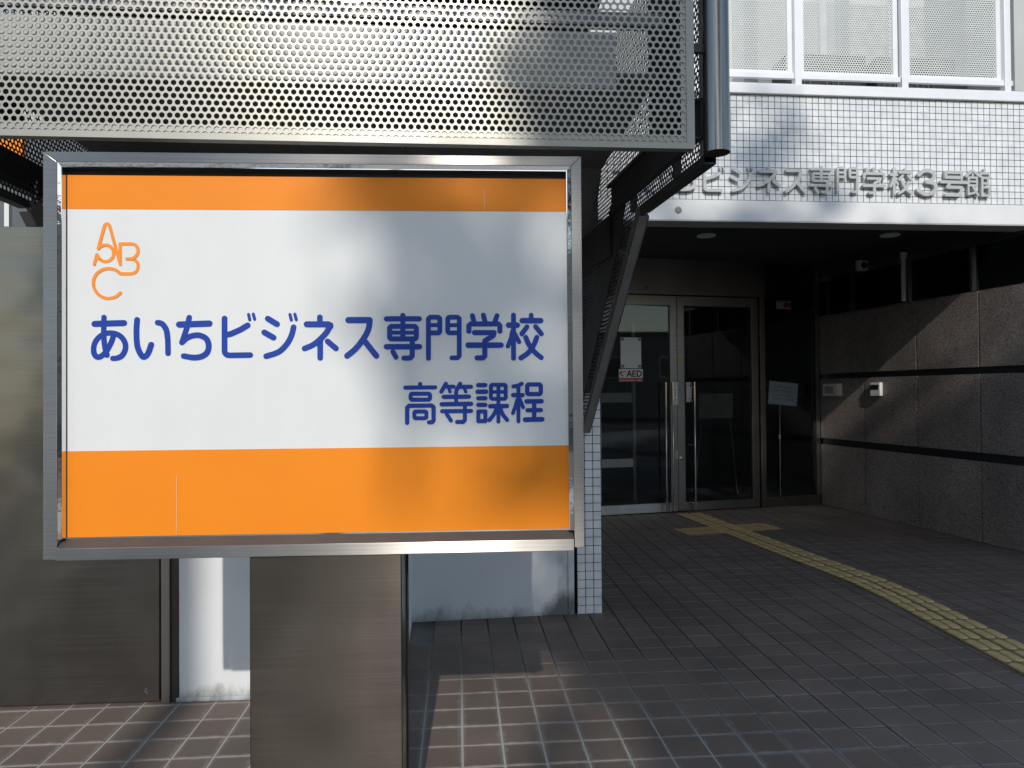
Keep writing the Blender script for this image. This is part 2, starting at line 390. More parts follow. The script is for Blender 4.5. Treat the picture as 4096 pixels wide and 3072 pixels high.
SIGN_STROKES={'a':[('s',0.0168,[(-0.6251,1.5447),(-0.5479,1.5469)]),('s',0.0143,[(-0.6005,1.5625),(-0.6011,1.5338),(-0.6005,1.5036),(-0.5976,1.4794),(-0.5926,1.4601)]),('s',0.0143,[(-0.5744,1.5162),(-0.5803,1.4975),(-0.5891,1.4794),(-0.5994,1.4644),(-0.6126,1.4554),(-0.6228,1.4585),(-0.6278,1.4736),(-0.6251,1.4916),(-0.6155,1.5067),(-0.6008,1.5172),(-0.5847,1.5201),(-0.5671,1.5171),(-0.5524,1.5064),(-0.5442,1.4898),(-0.5451,1.4732),(-0.5539,1.4581),(-0.5671,1.4521),(-0.5774,1.4513)])],'i':[('s',0.0155,[(-0.5132,1.5556),(-0.515,1.5214),(-0.5127,1.4851),(-0.5039,1.4624),(-0.4951,1.4548),(-0.4848,1.4638),(-0.4759,1.488)]),('s',0.0149,[(-0.4587,1.5479),(-0.4463,1.5439),(-0.4359,1.5272),(-0.4324,1.5029),(-0.4316,1.4641)])],'chi':[('s',0.0174,[(-0.4019,1.5423),(-0.3217,1.5448)]),('p',0.0149,[(-0.3751,1.5614),(-0.3805,1.5362),(-0.3946,1.4937)]),('s',0.0155,[(-0.3946,1.4937),(-0.3812,1.5058),(-0.3634,1.5124),(-0.3456,1.5123),(-0.3292,1.5025),(-0.3233,1.4843),(-0.3278,1.4661),(-0.3427,1.4555),(-0.3635,1.4526),(-0.3902,1.4567)])],'bi':[('p',0.0155,[(-0.2811,1.5587),(-0.2814,1.4704),(-0.2796,1.4634),(-0.2748,1.4591),(-0.2668,1.4579),(-0.2127,1.4585)]),('p',0.0161,[(-0.2801,1.5136),(-0.2651,1.516),(-0.2382,1.5281),(-0.2193,1.5396)]),('p',0.0084,[(-0.2168,1.5695),(-0.2136,1.5546)]),('p',0.0084,[(-0.204,1.5704),(-0.2004,1.5561)])],'ji':[('p',0.0161,[(-0.165,1.5578),(-0.1404,1.5425)]),('p',0.0161,[(-0.1747,1.5203),(-0.1499,1.5058)]),('s',0.0155,[(-0.0956,1.5344),(-0.1017,1.5108),(-0.1154,1.4864),(-0.1365,1.4667),(-0.1696,1.4552)]),('p',0.0084,[(-0.1054,1.569),(-0.1016,1.554)]),('p',0.0084,[(-0.0922,1.5699),(-0.0883,1.5549)])],'ne':[('p',0.0152,[(-0.0245,1.5614),(-0.0245,1.5442)]),('p',0.0165,[(-0.0601,1.5422),(-0.0012,1.542),(0.0042,1.5364)]),('s',0.0156,[(0.0043,1.5399),(-0.0077,1.5184),(-0.029,1.4962),(-0.046,1.4842),(-0.0663,1.4757)]),('p',0.0156,[(-0.0239,1.497),(-0.0241,1.4498)]),('p',0.0156,[(-0.0036,1.4948),(0.0188,1.4754)])],'su':[('p',0.0174,[(0.053,1.5533),(0.1102,1.5532)]),('s',0.0161,[(0.1114,1.5525),(0.1064,1.5255),(0.091,1.4978),(0.0711,1.4733),(0.0489,1.455)]),('p',0.0161,[(0.0986,1.4932),(0.1286,1.4546)])],'sen':[('p',0.0137,[(0.2016,1.5662),(0.2012,1.5005)]),('p',0.0143,[(0.1566,1.5567),(0.2466,1.5565)]),('p',0.0137,[(0.1653,1.5314),(0.169,1.5358),(0.2348,1.5356),(0.2385,1.5312),(0.2383,1.505),(0.2346,1.501),(0.1688,1.5012),(0.1652,1.5052),(0.1653,1.5314)]),('p',0.0106,[(0.1652,1.5185),(0.2387,1.5182)]),('p',0.0149,[(0.1562,1.4797),(0.2468,1.4793)]),('p',0.0137,[(0.2269,1.4973),(0.2267,1.4541),(0.2205,1.448),(0.2037,1.4481)]),('p',0.0137,[(0.1738,1.4661),(0.1823,1.4506)])],'mon':[('p',0.0133,[(0.2711,1.4468),(0.2718,1.5559),(0.2765,1.5608),(0.2995,1.5607),(0.3032,1.557),(0.303,1.5211),(0.2993,1.5174),(0.2716,1.5175)]),('p',0.0112,[(0.2717,1.5389),(0.3025,1.5388)]),('p',0.0133,[(0.3357,1.448),(0.3512,1.4479),(0.3561,1.4534),(0.3569,1.5563),(0.3526,1.5606),(0.3288,1.5607),(0.3251,1.557),(0.3248,1.5211),(0.3285,1.5173),(0.3566,1.5172)]),('p',0.0112,[(0.3256,1.5387),(0.3564,1.5386)])],'gaku':[('p',0.0137,[(0.3934,1.5649),(0.3988,1.5431)]),('p',0.0137,[(0.4238,1.5661),(0.4292,1.5431)]),('p',0.0137,[(0.4616,1.5647),(0.454,1.543)]),('p',0.0143,[(0.3832,1.5215),(0.3833,1.537),(0.3889,1.5419),(0.4648,1.5417),(0.4695,1.5367),(0.4693,1.5212)]),('p',0.0143,[(0.3986,1.5177),(0.4532,1.5175),(0.4506,1.5088),(0.4273,1.495),(0.4269,1.4531),(0.4223,1.4475),(0.4055,1.4476)]),('p',0.0155,[(0.3811,1.483),(0.4721,1.4827)])],'kou':[('p',0.0137,[(0.5076,1.5662),(0.5067,1.4458)]),('p',0.0155,[(0.4934,1.5382),(0.518,1.5381)]),('p',0.0124,[(0.5042,1.5211),(0.5003,1.5024),(0.4914,1.4795)]),('p',0.0124,[(0.5103,1.5148),(0.5226,1.4915)]),('p',0.013,[(0.5569,1.5661),(0.5568,1.5521)]),('p',0.0155,[(0.5318,1.5506),(0.5836,1.5504)]),('p',0.0137,[(0.5448,1.5334),(0.5303,1.5138)]),('p',0.0137,[(0.5691,1.534),(0.5849,1.5136)]),('s',0.0143,[(0.572,1.5037),(0.5624,1.4804),(0.5467,1.4602),(0.5272,1.447)]),('s',0.0143,[(0.5414,1.5038),(0.55,1.4836),(0.5654,1.4633),(0.584,1.4473)])],'kou2':[('p',0.0114,[(0.2482,1.3766),(0.2481,1.3672)]),('p',0.0114,[(0.2072,1.3665),(0.2892,1.3666)]),('p',0.0114,[(0.2218,1.3464),(0.2247,1.3496),(0.2718,1.3492),(0.2748,1.346),(0.2747,1.3359),(0.2717,1.3327),(0.2246,1.3331),(0.2217,1.3363),(0.2218,1.3464)]),('p',0.0119,[(0.2118,1.2694),(0.212,1.3113),(0.2177,1.3164),(0.279,1.3166),(0.2846,1.3116),(0.2844,1.2756),(0.2807,1.2707),(0.2718,1.2703)]),('p',0.0109,[(0.2318,1.2983),(0.2342,1.3005),(0.2622,1.3002),(0.2646,1.298),(0.2646,1.2842),(0.2621,1.2818),(0.2341,1.282),(0.2317,1.2845),(0.2318,1.2983)])],'tou':[('p',0.0114,[(0.3188,1.3765),(0.306,1.3544)]),('p',0.0109,[(0.3162,1.3684),(0.3404,1.3682)]),('p',0.0094,[(0.3266,1.3666),(0.3299,1.3542)]),('p',0.0114,[(0.3582,1.3763),(0.3482,1.359)]),('p',0.0114,[(0.3581,1.3676),(0.3883,1.3676)]),('p',0.0094,[(0.3692,1.365),(0.3736,1.3539)]),('p',0.0109,[(0.3469,1.3541),(0.3467,1.3195)]),('p',0.0119,[(0.3126,1.3403),(0.3821,1.3404)]),('p',0.0124,[(0.3068,1.3198),(0.3879,1.3204)]),('p',0.0114,[(0.3077,1.3006),(0.3878,1.3006)]),('p',0.0114,[(0.3709,1.3193),(0.3706,1.276),(0.3661,1.2706),(0.3488,1.2705)]),('p',0.0109,[(0.3206,1.2925),(0.3323,1.2742)])],'ka':[('p',0.0124,[(0.4081,1.3719),(0.4274,1.3718)]),('p',0.0124,[(0.406,1.3536),(0.4297,1.3537)]),('p',0.0119,[(0.4078,1.3355),(0.4276,1.3354)]),('p',0.0119,[(0.4077,1.3172),(0.4275,1.317)]),('p',0.0114,[(0.4078,1.2991),(0.4273,1.299),(0.4271,1.2722),(0.4076,1.2724),(0.4078,1.2991)]),('p',0.0109,[(0.4432,1.3694),(0.4467,1.3726),(0.4815,1.3724),(0.4844,1.3691),(0.4842,1.3361),(0.4812,1.3332),(0.4464,1.3335),(0.443,1.3365),(0.4432,1.3694)]),('p',0.0099,[(0.4434,1.3528),(0.4843,1.3525)]),('p',0.0109,[(0.4641,1.3723),(0.4633,1.2701)]),('p',0.0129,[(0.4411,1.3132),(0.4872,1.3133)]),('s',0.0114,[(0.4591,1.3086),(0.4516,1.2913),(0.4381,1.2746)]),('s',0.0114,[(0.4686,1.3085),(0.4751,1.2911),(0.4877,1.2746)])],'tei':[('p',0.0114,[(0.5058,1.3677),(0.5193,1.3696),(0.5288,1.375)]),('p',0.0124,[(0.5051,1.3434),(0.531,1.3432)]),('p',0.0109,[(0.5197,1.3676),(0.519,1.2703)]),('p',0.0104,[(0.516,1.3304),(0.5101,1.3106),(0.5037,1.2933)]),('p',0.0104,[(0.5227,1.3328),(0.5325,1.3092)]),('p',0.0119,[(0.5442,1.3695),(0.5472,1.3729),(0.5791,1.3727),(0.5821,1.3692),(0.5819,1.349),(0.5789,1.3458),(0.547,1.3461),(0.544,1.3493),(0.5442,1.3695)]),('p',0.0129,[(0.5421,1.3257),(0.5837,1.3259)]),('p',0.0119,[(0.5443,1.3011),(0.5818,1.3013)]),('p',0.0134,[(0.5379,1.2751),(0.5853,1.2756)]),('p',0.0119,[(0.5632,1.325),(0.5628,1.2753)])]}
LOGO=[('p',0.0081,[(-0.6257,1.7057),(-0.6186,1.7325)]),('s',0.0084,[(-0.6186,1.7322),(-0.6133,1.7228),(-0.605,1.7156),(-0.5953,1.7135),(-0.5842,1.7173),(-0.5764,1.727),(-0.575,1.7391),(-0.58,1.7507),(-0.5894,1.7575),(-0.6011,1.7578),(-0.6097,1.7535),(-0.6149,1.7487)]),('p',0.0084,[(-0.6149,1.7487),(-0.5987,1.8101)]),('s',0.0084,[(-0.5987,1.8101),(-0.5964,1.8142),(-0.5921,1.816),(-0.5877,1.8142),(-0.5854,1.8102)]),('p',0.0084,[(-0.5854,1.8102),(-0.5573,1.7058)]),('p',0.0084,[(-0.5573,1.7058),(-0.5577,1.7618),(-0.5274,1.7619)]),('s',0.0084,[(-0.5274,1.7619),(-0.5179,1.759),(-0.5109,1.749),(-0.5109,1.7376),(-0.518,1.7263),(-0.5274,1.7214)]),('p',0.0081,[(-0.5274,1.7213),(-0.5397,1.7211)]),('s',0.0084,[(-0.5274,1.7213),(-0.518,1.7169),(-0.5109,1.7069),(-0.5109,1.6956),(-0.5172,1.685),(-0.5278,1.6808)]),('p',0.0084,[(-0.5278,1.6808),(-0.557,1.6806)]),('s',0.0084,[(-0.557,1.6806),(-0.5698,1.691),(-0.5886,1.6948),(-0.6074,1.6898),(-0.6218,1.6769),(-0.6281,1.6567),(-0.6243,1.6374),(-0.6121,1.622),(-0.5949,1.6143),(-0.5793,1.6148),(-0.5668,1.6199),(-0.557,1.6286)])]
FACADE_EXTRA={'3':[('s',0.0297,[(2.2334,3.046),(2.2684,3.0745),(2.3178,3.078),(2.3561,3.0535),(2.3501,3.013),(2.2964,2.9905)]),('s',0.0297,[(2.2964,2.9905),(2.3563,2.9777),(2.3703,2.9375),(2.3377,2.9016),(2.2789,2.8943),(2.2235,2.9248)])],'gou':[('p',0.0247,[(2.4581,3.0707),(2.5924,3.0709),(2.5918,3.0303),(2.4575,3.0302),(2.4581,3.0707)]),('p',0.0247,[(2.4194,2.9941),(2.6342,2.9905)]),('p',0.0247,[(2.4903,2.9904),(2.4723,2.952),(2.5904,2.9504),(2.583,2.9097),(2.5558,2.8902),(2.4579,2.8911)])],'kan':[('p',0.0186,[(2.6844,3.0893),(2.6297,3.0412)]),('p',0.0186,[(2.6844,3.0893),(2.7337,3.0483)]),('p',0.0161,[(2.6839,3.0601),(2.6835,3.0346)]),('p',0.0173,[(2.6484,3.0314),(2.7199,3.0315),(2.7188,2.9693),(2.6473,2.9692)]),('p',0.0148,[(2.6478,2.9997),(2.7194,2.9998)]),('p',0.0173,[(2.6484,3.0314),(2.6461,2.8981),(2.6949,2.9104)]),('p',0.0173,[(2.6823,2.9622),(2.727,2.8932)]),('p',0.0173,[(2.7846,3.0977),(2.7841,3.0697)]),('p',0.0186,[(2.7498,3.0385),(2.7502,3.0665),(2.8275,3.0667),(2.827,3.0387)]),('p',0.0186,[(2.7646,3.0337),(2.7621,2.8862)]),('p',0.0173,[(2.7645,3.0311),(2.8133,3.0308),(2.8125,2.9863),(2.7638,2.9866)]),('p',0.0173,[(2.7632,2.9548),(2.8228,2.9546),(2.8217,2.891),(2.7621,2.89)])]}
FACADE_BOX={'chi':(0.2101,2.8805,0.4328,3.079),'bi':(0.4753,2.8796,0.6594,3.0846),'ji':(0.6873,2.8798,0.8839,3.0915),'ne':(0.9006,2.88,1.1024,3.0936),'su':(1.1229,2.8786,1.3082,3.0735),'sen':(1.3293,2.8823,1.5207,3.0989),'mon':(1.5446,2.8885,1.7334,3.0972),'gaku':(1.7588,2.8825,1.9606,3.0992),'kou':(1.9798,2.8813,2.1856,3.1)}


# ============================================================= ground
TA = D2(4.3); ca, sa = math.cos(TA), math.sin(TA)
def fxy(u, v): return (u * ca - v * sa, u * sa + v * ca)
struct(MB().box(-60, 60, -60, 60, -.30, -.08).build('ground', M['asphalt']))
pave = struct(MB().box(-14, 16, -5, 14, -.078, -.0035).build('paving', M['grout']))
pv = struct(MB().box(-14, 16, -5.2, -5.003, -.078, .02).build('kerb', M['stucco_clean']))
# clay tiles, local frame turned with the paving
PU, PV, U0, V0 = .1545, .158, .005, 2.742
tm = MB()
g = .0042
a, b_ = PU / 2 - g, PV / 2 - g; c = .0018
tm.add([(-a, -b_, -.006), (a, -b_, -.006), (a, b_, -.006), (-a, b_, -.006), (-a, -b_, -c), (a, -b_, -c), (a, b_, -c), (-a, b_, -c),
        (-a + c, -b_ + c, 0), (a - c, -b_ + c, 0), (a - c, b_ - c, 0), (-a + c, b_ - c, 0)],
       [(0, 1, 5, 4), (1, 2, 6, 5), (2, 3, 7, 6), (3, 0, 4, 7), (4, 5, 9, 8), (5, 6, 10, 9), (6, 7, 11, 10), (7, 4, 8, 11), (8, 9, 10, 11)])
tile_me = tm.mesh('floor_tile', M['tile'])
cells = []
for i in range(-34, 48):
    for j in range(-40, 42):
        u = U0 + (i + .5) * PU; v = V0 + (j + .5) * PV
        x, y = fxy(u, v)
        if y > 8.6 or y < -4.8 or x > 6 or x < -4.5: continue
        if x > 4.2 and y > 5: continue
        # behind the walls
        if x < -1.45 + .0 and y > 3.2: continue
        if -1.5 <= x < -.52 and y > 3.25: continue
        if -.62 <= x < .5 and y > 4.42: continue
        seen = y > 1.85 and x > -.74 * y and x < .74 * y
        hid = (-.72 < x + (y - 1.93) * .36 and x < -.16 * y + .02 and y > 1.93 and x > -.37 * y)
        cells.append((0 if (seen and not hid) else 1, y, x, y))
cells.sort()
for k, (s_, d_, x, y) in enumerate(cells[:300]):
    o = link_mesh('tile', tile_me, pave, (x, y, random.uniform(-.0005, .0006)), (random.uniform(-.003, .003), random.uniform(-.003, .003), TA))
rest = MB()
tv = [v_.co[:] for v_ in tile_me.vertices]; tf = [tuple(p.vertices) for p in tile_me.polygons]
for (s_, d_, x, y) in cells[300:]:
    rx, ry, dz = random.uniform(-.003, .003), random.uniform(-.003, .003), random.uniform(-.0005, .0006)
    rest.add([(x + p[0] * ca - p[1] * sa, y + p[0] * sa + p[1] * ca, p[2] + dz + rx * p[1] + ry * p[0]) for p in tv], tf)
o = rest.build('tile_field', M['tile'], pave); o['kind'] = 'stuff'

# tactile path
tp = thing('tactile_path', 'yellow raised tactile strip bending across the tiled floor to the glass doors', 'tactile paving', (2.53, 2.9, 0))
path = [(2.56, 2.2), (2.545, 3.2), (2.535, 4.0), (2.53, 4.6), (2.50, 5.0), (2.43, 5.35), (2.33, 5.82), (1.925, 7.86)]
def along(s):
    acc = 0
    for p, q in zip(path[:-1], path[1:]):
        L = math.hypot(q[0] - p[0], q[1] - p[1])
        if s <= acc + L or q is path[-1]:
            t = (s - acc) / L; return p[0] + (q[0] - p[0]) * t, p[1] + (q[1] - p[1]) * t, math.atan2(q[1] - p[1], q[0] - p[0]) - math.pi / 2
        acc += L
tot = sum(math.hypot(q[0] - p[0], q[1] - p[1]) for p, q in zip(path[:-1], path[1:]))
bt = MB().box(-.070, .070, -.079, .079, .0006, .0075); plate_me = bt.mesh('tactile_tile', M['tactile'])
br = MB()
def bar(m, cx, L, hw, z0, z1):
    out = [(cx + hw * math.cos(a_), L + hw * math.sin(a_)) for a_ in [math.pi * k / 6 for k in range(7)]] + [(cx + hw * math.cos(a_), -L + hw * math.sin(a_)) for a_ in [math.pi + math.pi * k / 6 for k in range(7)]]
    inn = [(cx + (x_ - cx) * .86, y_ * (1 - .004 / L * 1.2) if abs(y_) > L - 1e-6 else y_) for x_, y_ in out]
    n_ = len(out); m.add([(x_, y_, z0) for x_, y_ in out] + [(x_, y_, z1) for x_, y_ in inn], [(i, (i + 1) % n_, n_ + (i + 1) % n_, n_ + i) for i in range(n_)] + [tuple(range(n_, 2 * n_))])
for cx in (-.0345, .0325): bar(br, cx, .046, .0275, .0075, .0125)
bar_me = br.mesh('tactile_bar', M['tactile_bar'])
dm = MB()
for i in range(4):
    for j in range(4):
        x_, y_ = -.052 + i * .035, -.054 + j * .036
        n_ = 8; dm.add([(x_ + .010 * math.cos(6.283 * k / n_), y_ + .010 * math.sin(6.283 * k / n_), .0075) for k in range(n_)] + [(x_ + .006 * math.cos(6.283 * k / n_), y_ + .006 * math.sin(6.283 * k / n_), .0125) for k in range(n_)], [(k, (k + 1) % n_, n_ + (k + 1) % n_, n_ + k) for k in range(n_)] + [tuple(range(n_, 2 * n_))])
dot_me = dm.mesh('tactile_dots', M['tactile_bar'])
s = .08
while s < tot - .05:
    x, y, a_ = along(s)
    for sd in (-1, 1):
        px, py = x + sd * .0735 * math.cos(a_), y + sd * .0735 * math.sin(a_)
        cross = 4.45 < s < 0
        t_ = link_mesh('tactile_tile', plate_me, tp, (px - 2.53, py - 2.9, 0), (0, 0, a_))
        link_mesh('raised_bars', dot_me if 6.5 < py < 7.15 and False else bar_me, t_)
    s += .163
cr = thing('tactile_warning_strip', 'yellow dotted tactile strip crossing the path in front of the doors', 'tactile paving', (1.60, 6.80, 0), D2(16))
for uu in (.07, .214, .358, .655, .80, .945):
    for j in range(2):
        t_ = link_mesh('tactile_tile', plate_me, cr, (uu, j * .164 - .082, -.0012)); link_mesh('raised_dots', dot_me, t_)

# ============================================================= free-standing sign
SX, SY = -.5, 1.95 - .5 * math.tan(D2(3))
sg = thing('school_sign', 'large framed white and orange sign board with blue lettering on a steel pillar', 'sign', (SX, SY, 0), D2(3))
L0, L1, R0, R1 = -.7440, -.7080, .6682, .6965       # outer / inner edges of left and right bars
ZT, ZB = 2.0015, .9165
# side frame bars with mitred tops
m = MB(); m.prism([(L0, .918), (L1 - .0005, .918), (L1 - .0005, 1.9745), (L0, 2.0015)], 'y', -.004, .12); m.build('frame_side', M['steel_frame'], sg, bevel=.0012)
m = MB(); m.prism([(R0 + .0005, .924), (R1, .924), (R1, 2.0015), (R0 + .0005, 1.9745)], 'y', -.004, .12); m.build('frame_side', M['steel_frame'], sg, bevel=.0012)
m = MB(); m.prism([(L0 + .0006, 2.002), (L1, 1.9752), (R0, 1.9752), (R1 - .0006, 2.002)], 'y', -.004, .12); m.build('frame_top', M['steel_frame'], sg, bevel=.0012)
m = MB(); m.box(L1 + .001, R0 - .001, -.012, .11, .9165, .9485); m.build('frame_bottom', M['steel_frame'], sg, bevel=.0015)
m = MB(); m.box(L0 + .002, R1 - .002, .1205, .128, .95, 1.998); m.build('back_plate', M['steel'], sg)
# bottom ledge
m = MB(); m.prism([(-.010, .9487), (.030, .9487), (.030, .967), (.026, .967)], 'x', L1 + .0015, R0 - .0015); m.build('ledge', M['ledge_dark'], sg)
m = MB(); m.box(L1 + .002, R0 - .002, .0255, .0295, .967, .9705); m.build('ledge_lip', M['chrome'], sg)
# polished slanting reveal round the face
def reveal(m, x0, x1, z0, z1, d0, ins, d1):
    a_ = [(x0, d0, z0), (x1, d0, z0), (x1, d0, z1), (x0, d0, z1)]; b2 = [(x0 + ins * .71, d1, z0), (x1 - ins, d1, z0), (x1 - ins, d1, z1 - ins), (x0 + ins * .71, d1, z1 - ins)]
    m.add(a_ + b2, [(1, 2, 6, 5), (2, 3, 7, 6), (3, 0, 4, 7)])
m = MB(); reveal(m, L1, R0, .9705, 1.9750, -.002, .0105, .0015); m.build('polished_reveal', M['mirror_trim'], sg)
m = MB()
x0, x1, zt = L1 + .0075, R0 - .0105, 1.9645
m.box(x0, x0 + .002, .0017, .03, .9706, zt); m.box(x1 - .002, x1, .0017, .03, .9706, zt); m.box(x0 + .002, x1 - .002, .0017, .03, zt - .002, zt); m.build('glazing_bead', M['chrome'], sg)
m = MB(); m.box(x0 + .002, x1 - .002, .031, .035, .9706, zt - .002); m.build('black_backing', M['black_gap'], sg)
m = MB(); m.box(x0 + .0040, x1 - .0015, .024, .0305, .9710, 1.9478)
m.build('sign_face', M['sign_white'], sg)
m = MB(); m.box(x0 + .0043, x1 - .0018, .0230, .0238, 1.8560, 1.9475); m.build('orange_band', M['orange'], sg)
m = MB(); m.box(x0 + .0043, x1 - .0018, .0230, .0238, .9712, 1.2022); m.build('orange_band', M['orange'], sg)
zo = [0, .00002]
for nme, strokes in SIGN_STROKES.items():
    m = MB()
    for (k, wd, pts) in strokes: stroke(m, pts, wd, k, .0231, .0238, zo)
    m.build('letter', M['blue'], sg)
m = MB()
for (k, wd, pts) in LOGO: stroke(m, pts, wd, k, .0231, .0238, zo)
m.build('logo', M['orange_logo'], sg)
for (k, wd, pts) in [('s', .0009, [(.427, 1.858), (.430, 1.88), (.428, 1.915)]), ('p', .0009, [(-.410, .975), (-.409, 1.13)])]:
    m = MB(); stroke(m, pts, wd, k, .0223, .0229, zo); m.build('scratch', M['scratch'], sg)
# pillar
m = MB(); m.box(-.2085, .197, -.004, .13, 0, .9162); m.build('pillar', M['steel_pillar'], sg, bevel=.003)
m = MB(); m.box(-.214, .2025, .131, .137, 0, .9155); m.build('pillar_back', M['black_gap'], sg)

# ============================================================= perforated canopy
cp = thing('perforated_canopy', 'silver perforated metal canopy box above and behind the sign', 'canopy', (0, 2.36, 0), D2(4.5))
cpi = cp.rotation_euler.z
def to_cp(x, y, z):
    dx, dy = x, y - 2.36; c_, s_ = math.cos(cpi), math.sin(cpi)
    return (dx * c_ + dy * s_, -dx * s_ + dy * c_, z)
XR = .632; XL = -2.18; PT = .02445; RW = PT * math.sqrt(3) / 2
ZB0 = 2.176
scr = perf([(XL + .02, ZB0 + .022), (XR - .028, ZB0 + .022), (XR - .028, 3.0), (XL + .02, 3.0)], PT, .0091, .0016, 'y', x0=XR - .043, z0=ZB0 + .034)
scr.build('perforated_front_screen', M['silver_paint'], cp)
m = MB()
# folded margins of the sheet (drawn just proud of the ragged cell edge)
m.box(XL - .005, XR, -.0006, .0012, ZB0, ZB0 + .0205); m.box(XR - .0275, XR, -.0006, .0012, ZB0 + .0206, 3.05)
m.build('sheet_margin', M['silver_paint'], cp)
m = MB(); m.box(XL - .005, XR, .0030, .006, ZB0 + .0005, ZB0 + .046); m.box(XR - .046, XR - .001, .0030, .006, ZB0 + .0465, 3.05)
m.box(XL - .005, XR, .0062, .035, ZB0 + .0005, ZB0 + .004); m.box(XR - .004, XR - .001, .0062, .035, ZB0 + .005, 3.05)
m.build('folded_flange', M['silver_paint'], cp)
m = MB(); m.box(XL, .375, .055, .085, 2.400, 2.594); m.build('fascia_board', M['fascia'], cp)
m = MB(); m.box(XL, .62, .30, .34, 2.75, 2.80); m.build('upper_rail', M['flange_grey'], cp)
m = MB(); m.box(-.62, -.545, .42, .46, 2.80, 3.1); m.build('white_post', M['white_metal'], cp)
m = MB(); m.box(XL + .02, XL + .03, .35, 1.05, 2.53, 2.74); m.build('side_view_block', M['dark_steel'], cp)  # added dark plate, blocks the bright view through the left end sheet
# tube
m = MB(); tx = .712; m.tube((tx, .01, 2.166), (tx, .01, 3.3), .0445, 32); m.build('round_tube', M['tube_steel'], cp, smooth=True)
m = MB(); m.box(XR - .004, tx - .03, .012, .03, 2.515, 2.545); m.build('tube_bracket', M['dark_steel'], cp)
# end frame: profile in s (inwards) / z, local y = s, local x = across
def end_frame(loc, yaw, lab=None):
    e = bpy.data.objects.new('end_frame', None); COL.objects.link(e); e.parent = cp
    e.location = to_cp(*loc); e.rotation_euler = (0, 0, yaw - cpi)
    return e
OUT = [(.0, 3.25), (.0, 2.196), (.70, 2.196), (1.775, 1.10), (1.93, 1.10), (1.93, 3.25)]
def band(d0, d1):
    """strip that follows the bottom profile between offsets d0 and d1 (measured upwards / inwards)"""
    k = .4142
    lo = [(0.0, 2.165 + d0), (.70 + d0 * k, 2.165 + d0), (1.765 + d0 * 1.0, 1.10 + d0 * .414)]
    hi = [(0.0, 2.165 + d1), (.70 + d1 * k, 2.165 + d1), (1.765 + d1 * 1.0, 1.10 + d1 * .414)]
    return lo, hi
ef = end_frame((.734, 2.528, 0), D2(8.83))
PO = [(.02, 3.2), (.02, 2.19), (.70, 2.19), (1.80, 1.13), (1.93, 1.13), (1.93, 3.2)]
pm = perf(PO, PT, .0088, .0016, 'x', x0=.03, z0=2.19).mesh('perforated_end_sheet', M['dark_steel'])
link_mesh('perforated_end_sheet', pm, ef, (-.02, 0, 0))
m = MB()
m.box(-.044, 0, -.004, .034, 2.166, 3.3); m.build('front_post', M['flange_grey'], ef)
def seg(m, p, q, t, x0_, x1_):
    """plate of thickness t above the line p-q (in the s/z plane)"""
    d = (q[0] - p[0], q[1] - p[1]); L = math.hypot(*d); n_ = (-d[1] / L * t, d[0] / L * t)
    m.prism([p, q, (q[0] + n_[0], q[1] + n_[1]), (p[0] + n_[0], p[1] + n_[1])], 'x', x0_, x1_)
m = MB(); seg(m, (-.004, 2.160), (.690, 2.160), .032, -.0445, .0005); m.build('bottom_flange', M['dark_steel'], ef)  # darker than post and brace: shade of the underside put into the colour
m = MB(); seg(m, (.692, 2.145), (1.755, 1.105), .10, -.004, .0012); seg(m, (.692, 2.145), (1.755, 1.105), .004, -.046, .002); seg(m, (.720, 2.195), (1.80, 1.105), .004, -.046, -.0045)
m.build('brace_flange', M['flange_grey'], ef)
m = MB(); seg(m, (.0, 2.25), (1.10, 2.25), .145, -.052, -.046); seg(m, (0, 2.25), (1.08, 2.25), .008, -.075, -.0465); seg(m, (0, 2.387), (1.1, 2.387), .008, -.075, -.0465)
m.build('inner_beam', M['dark_steel'], ef)
m = MB(); m.prism([(1.04, 2.05), (1.74, 1.30), (1.90, 1.50), (1.06, 2.388), (.9, 2.25)], 'x', -.0455, -.040); m.build('inner_brace', M['dark_steel'], ef)
m = MB(); m.box(-.066, -.0535, .17, .50, 2.41, 3.15); m.build('view_block_plate', M['dark_steel'], ef)  # added dark plate, hides the bright facade behind the holes
m = MB(); m.box(-.07, -.0525, 1.12, 1.92, 2.045, 2.245); m.build('cross_web', M['dark_steel'], ef)
for s_, z_ in ((.26, 2.19), (.79, 2.19)):
    m = MB(); m.box(-.05, -.021, s_, s_ + .018, z_, z_ + .12); m.build('stiffener', M['dark_steel'], ef)
m = MB(); m.box(-.04, .0, 1.02, 1.05, 2.0, 2.06); m.build('brace_cleat', M['dark_steel'], ef)
m = MB(); m.box(-.04, 0, 1.62, 1.66, 1.36, 1.42); m.build('brace_cleat', M['dark_steel'], ef)
ef2 = copy_tree(ef, cp); ef2.location = to_cp(-2.03, 2.36, 0); ef2.rotation_euler = (0, 0, D2(3.5) - cpi)
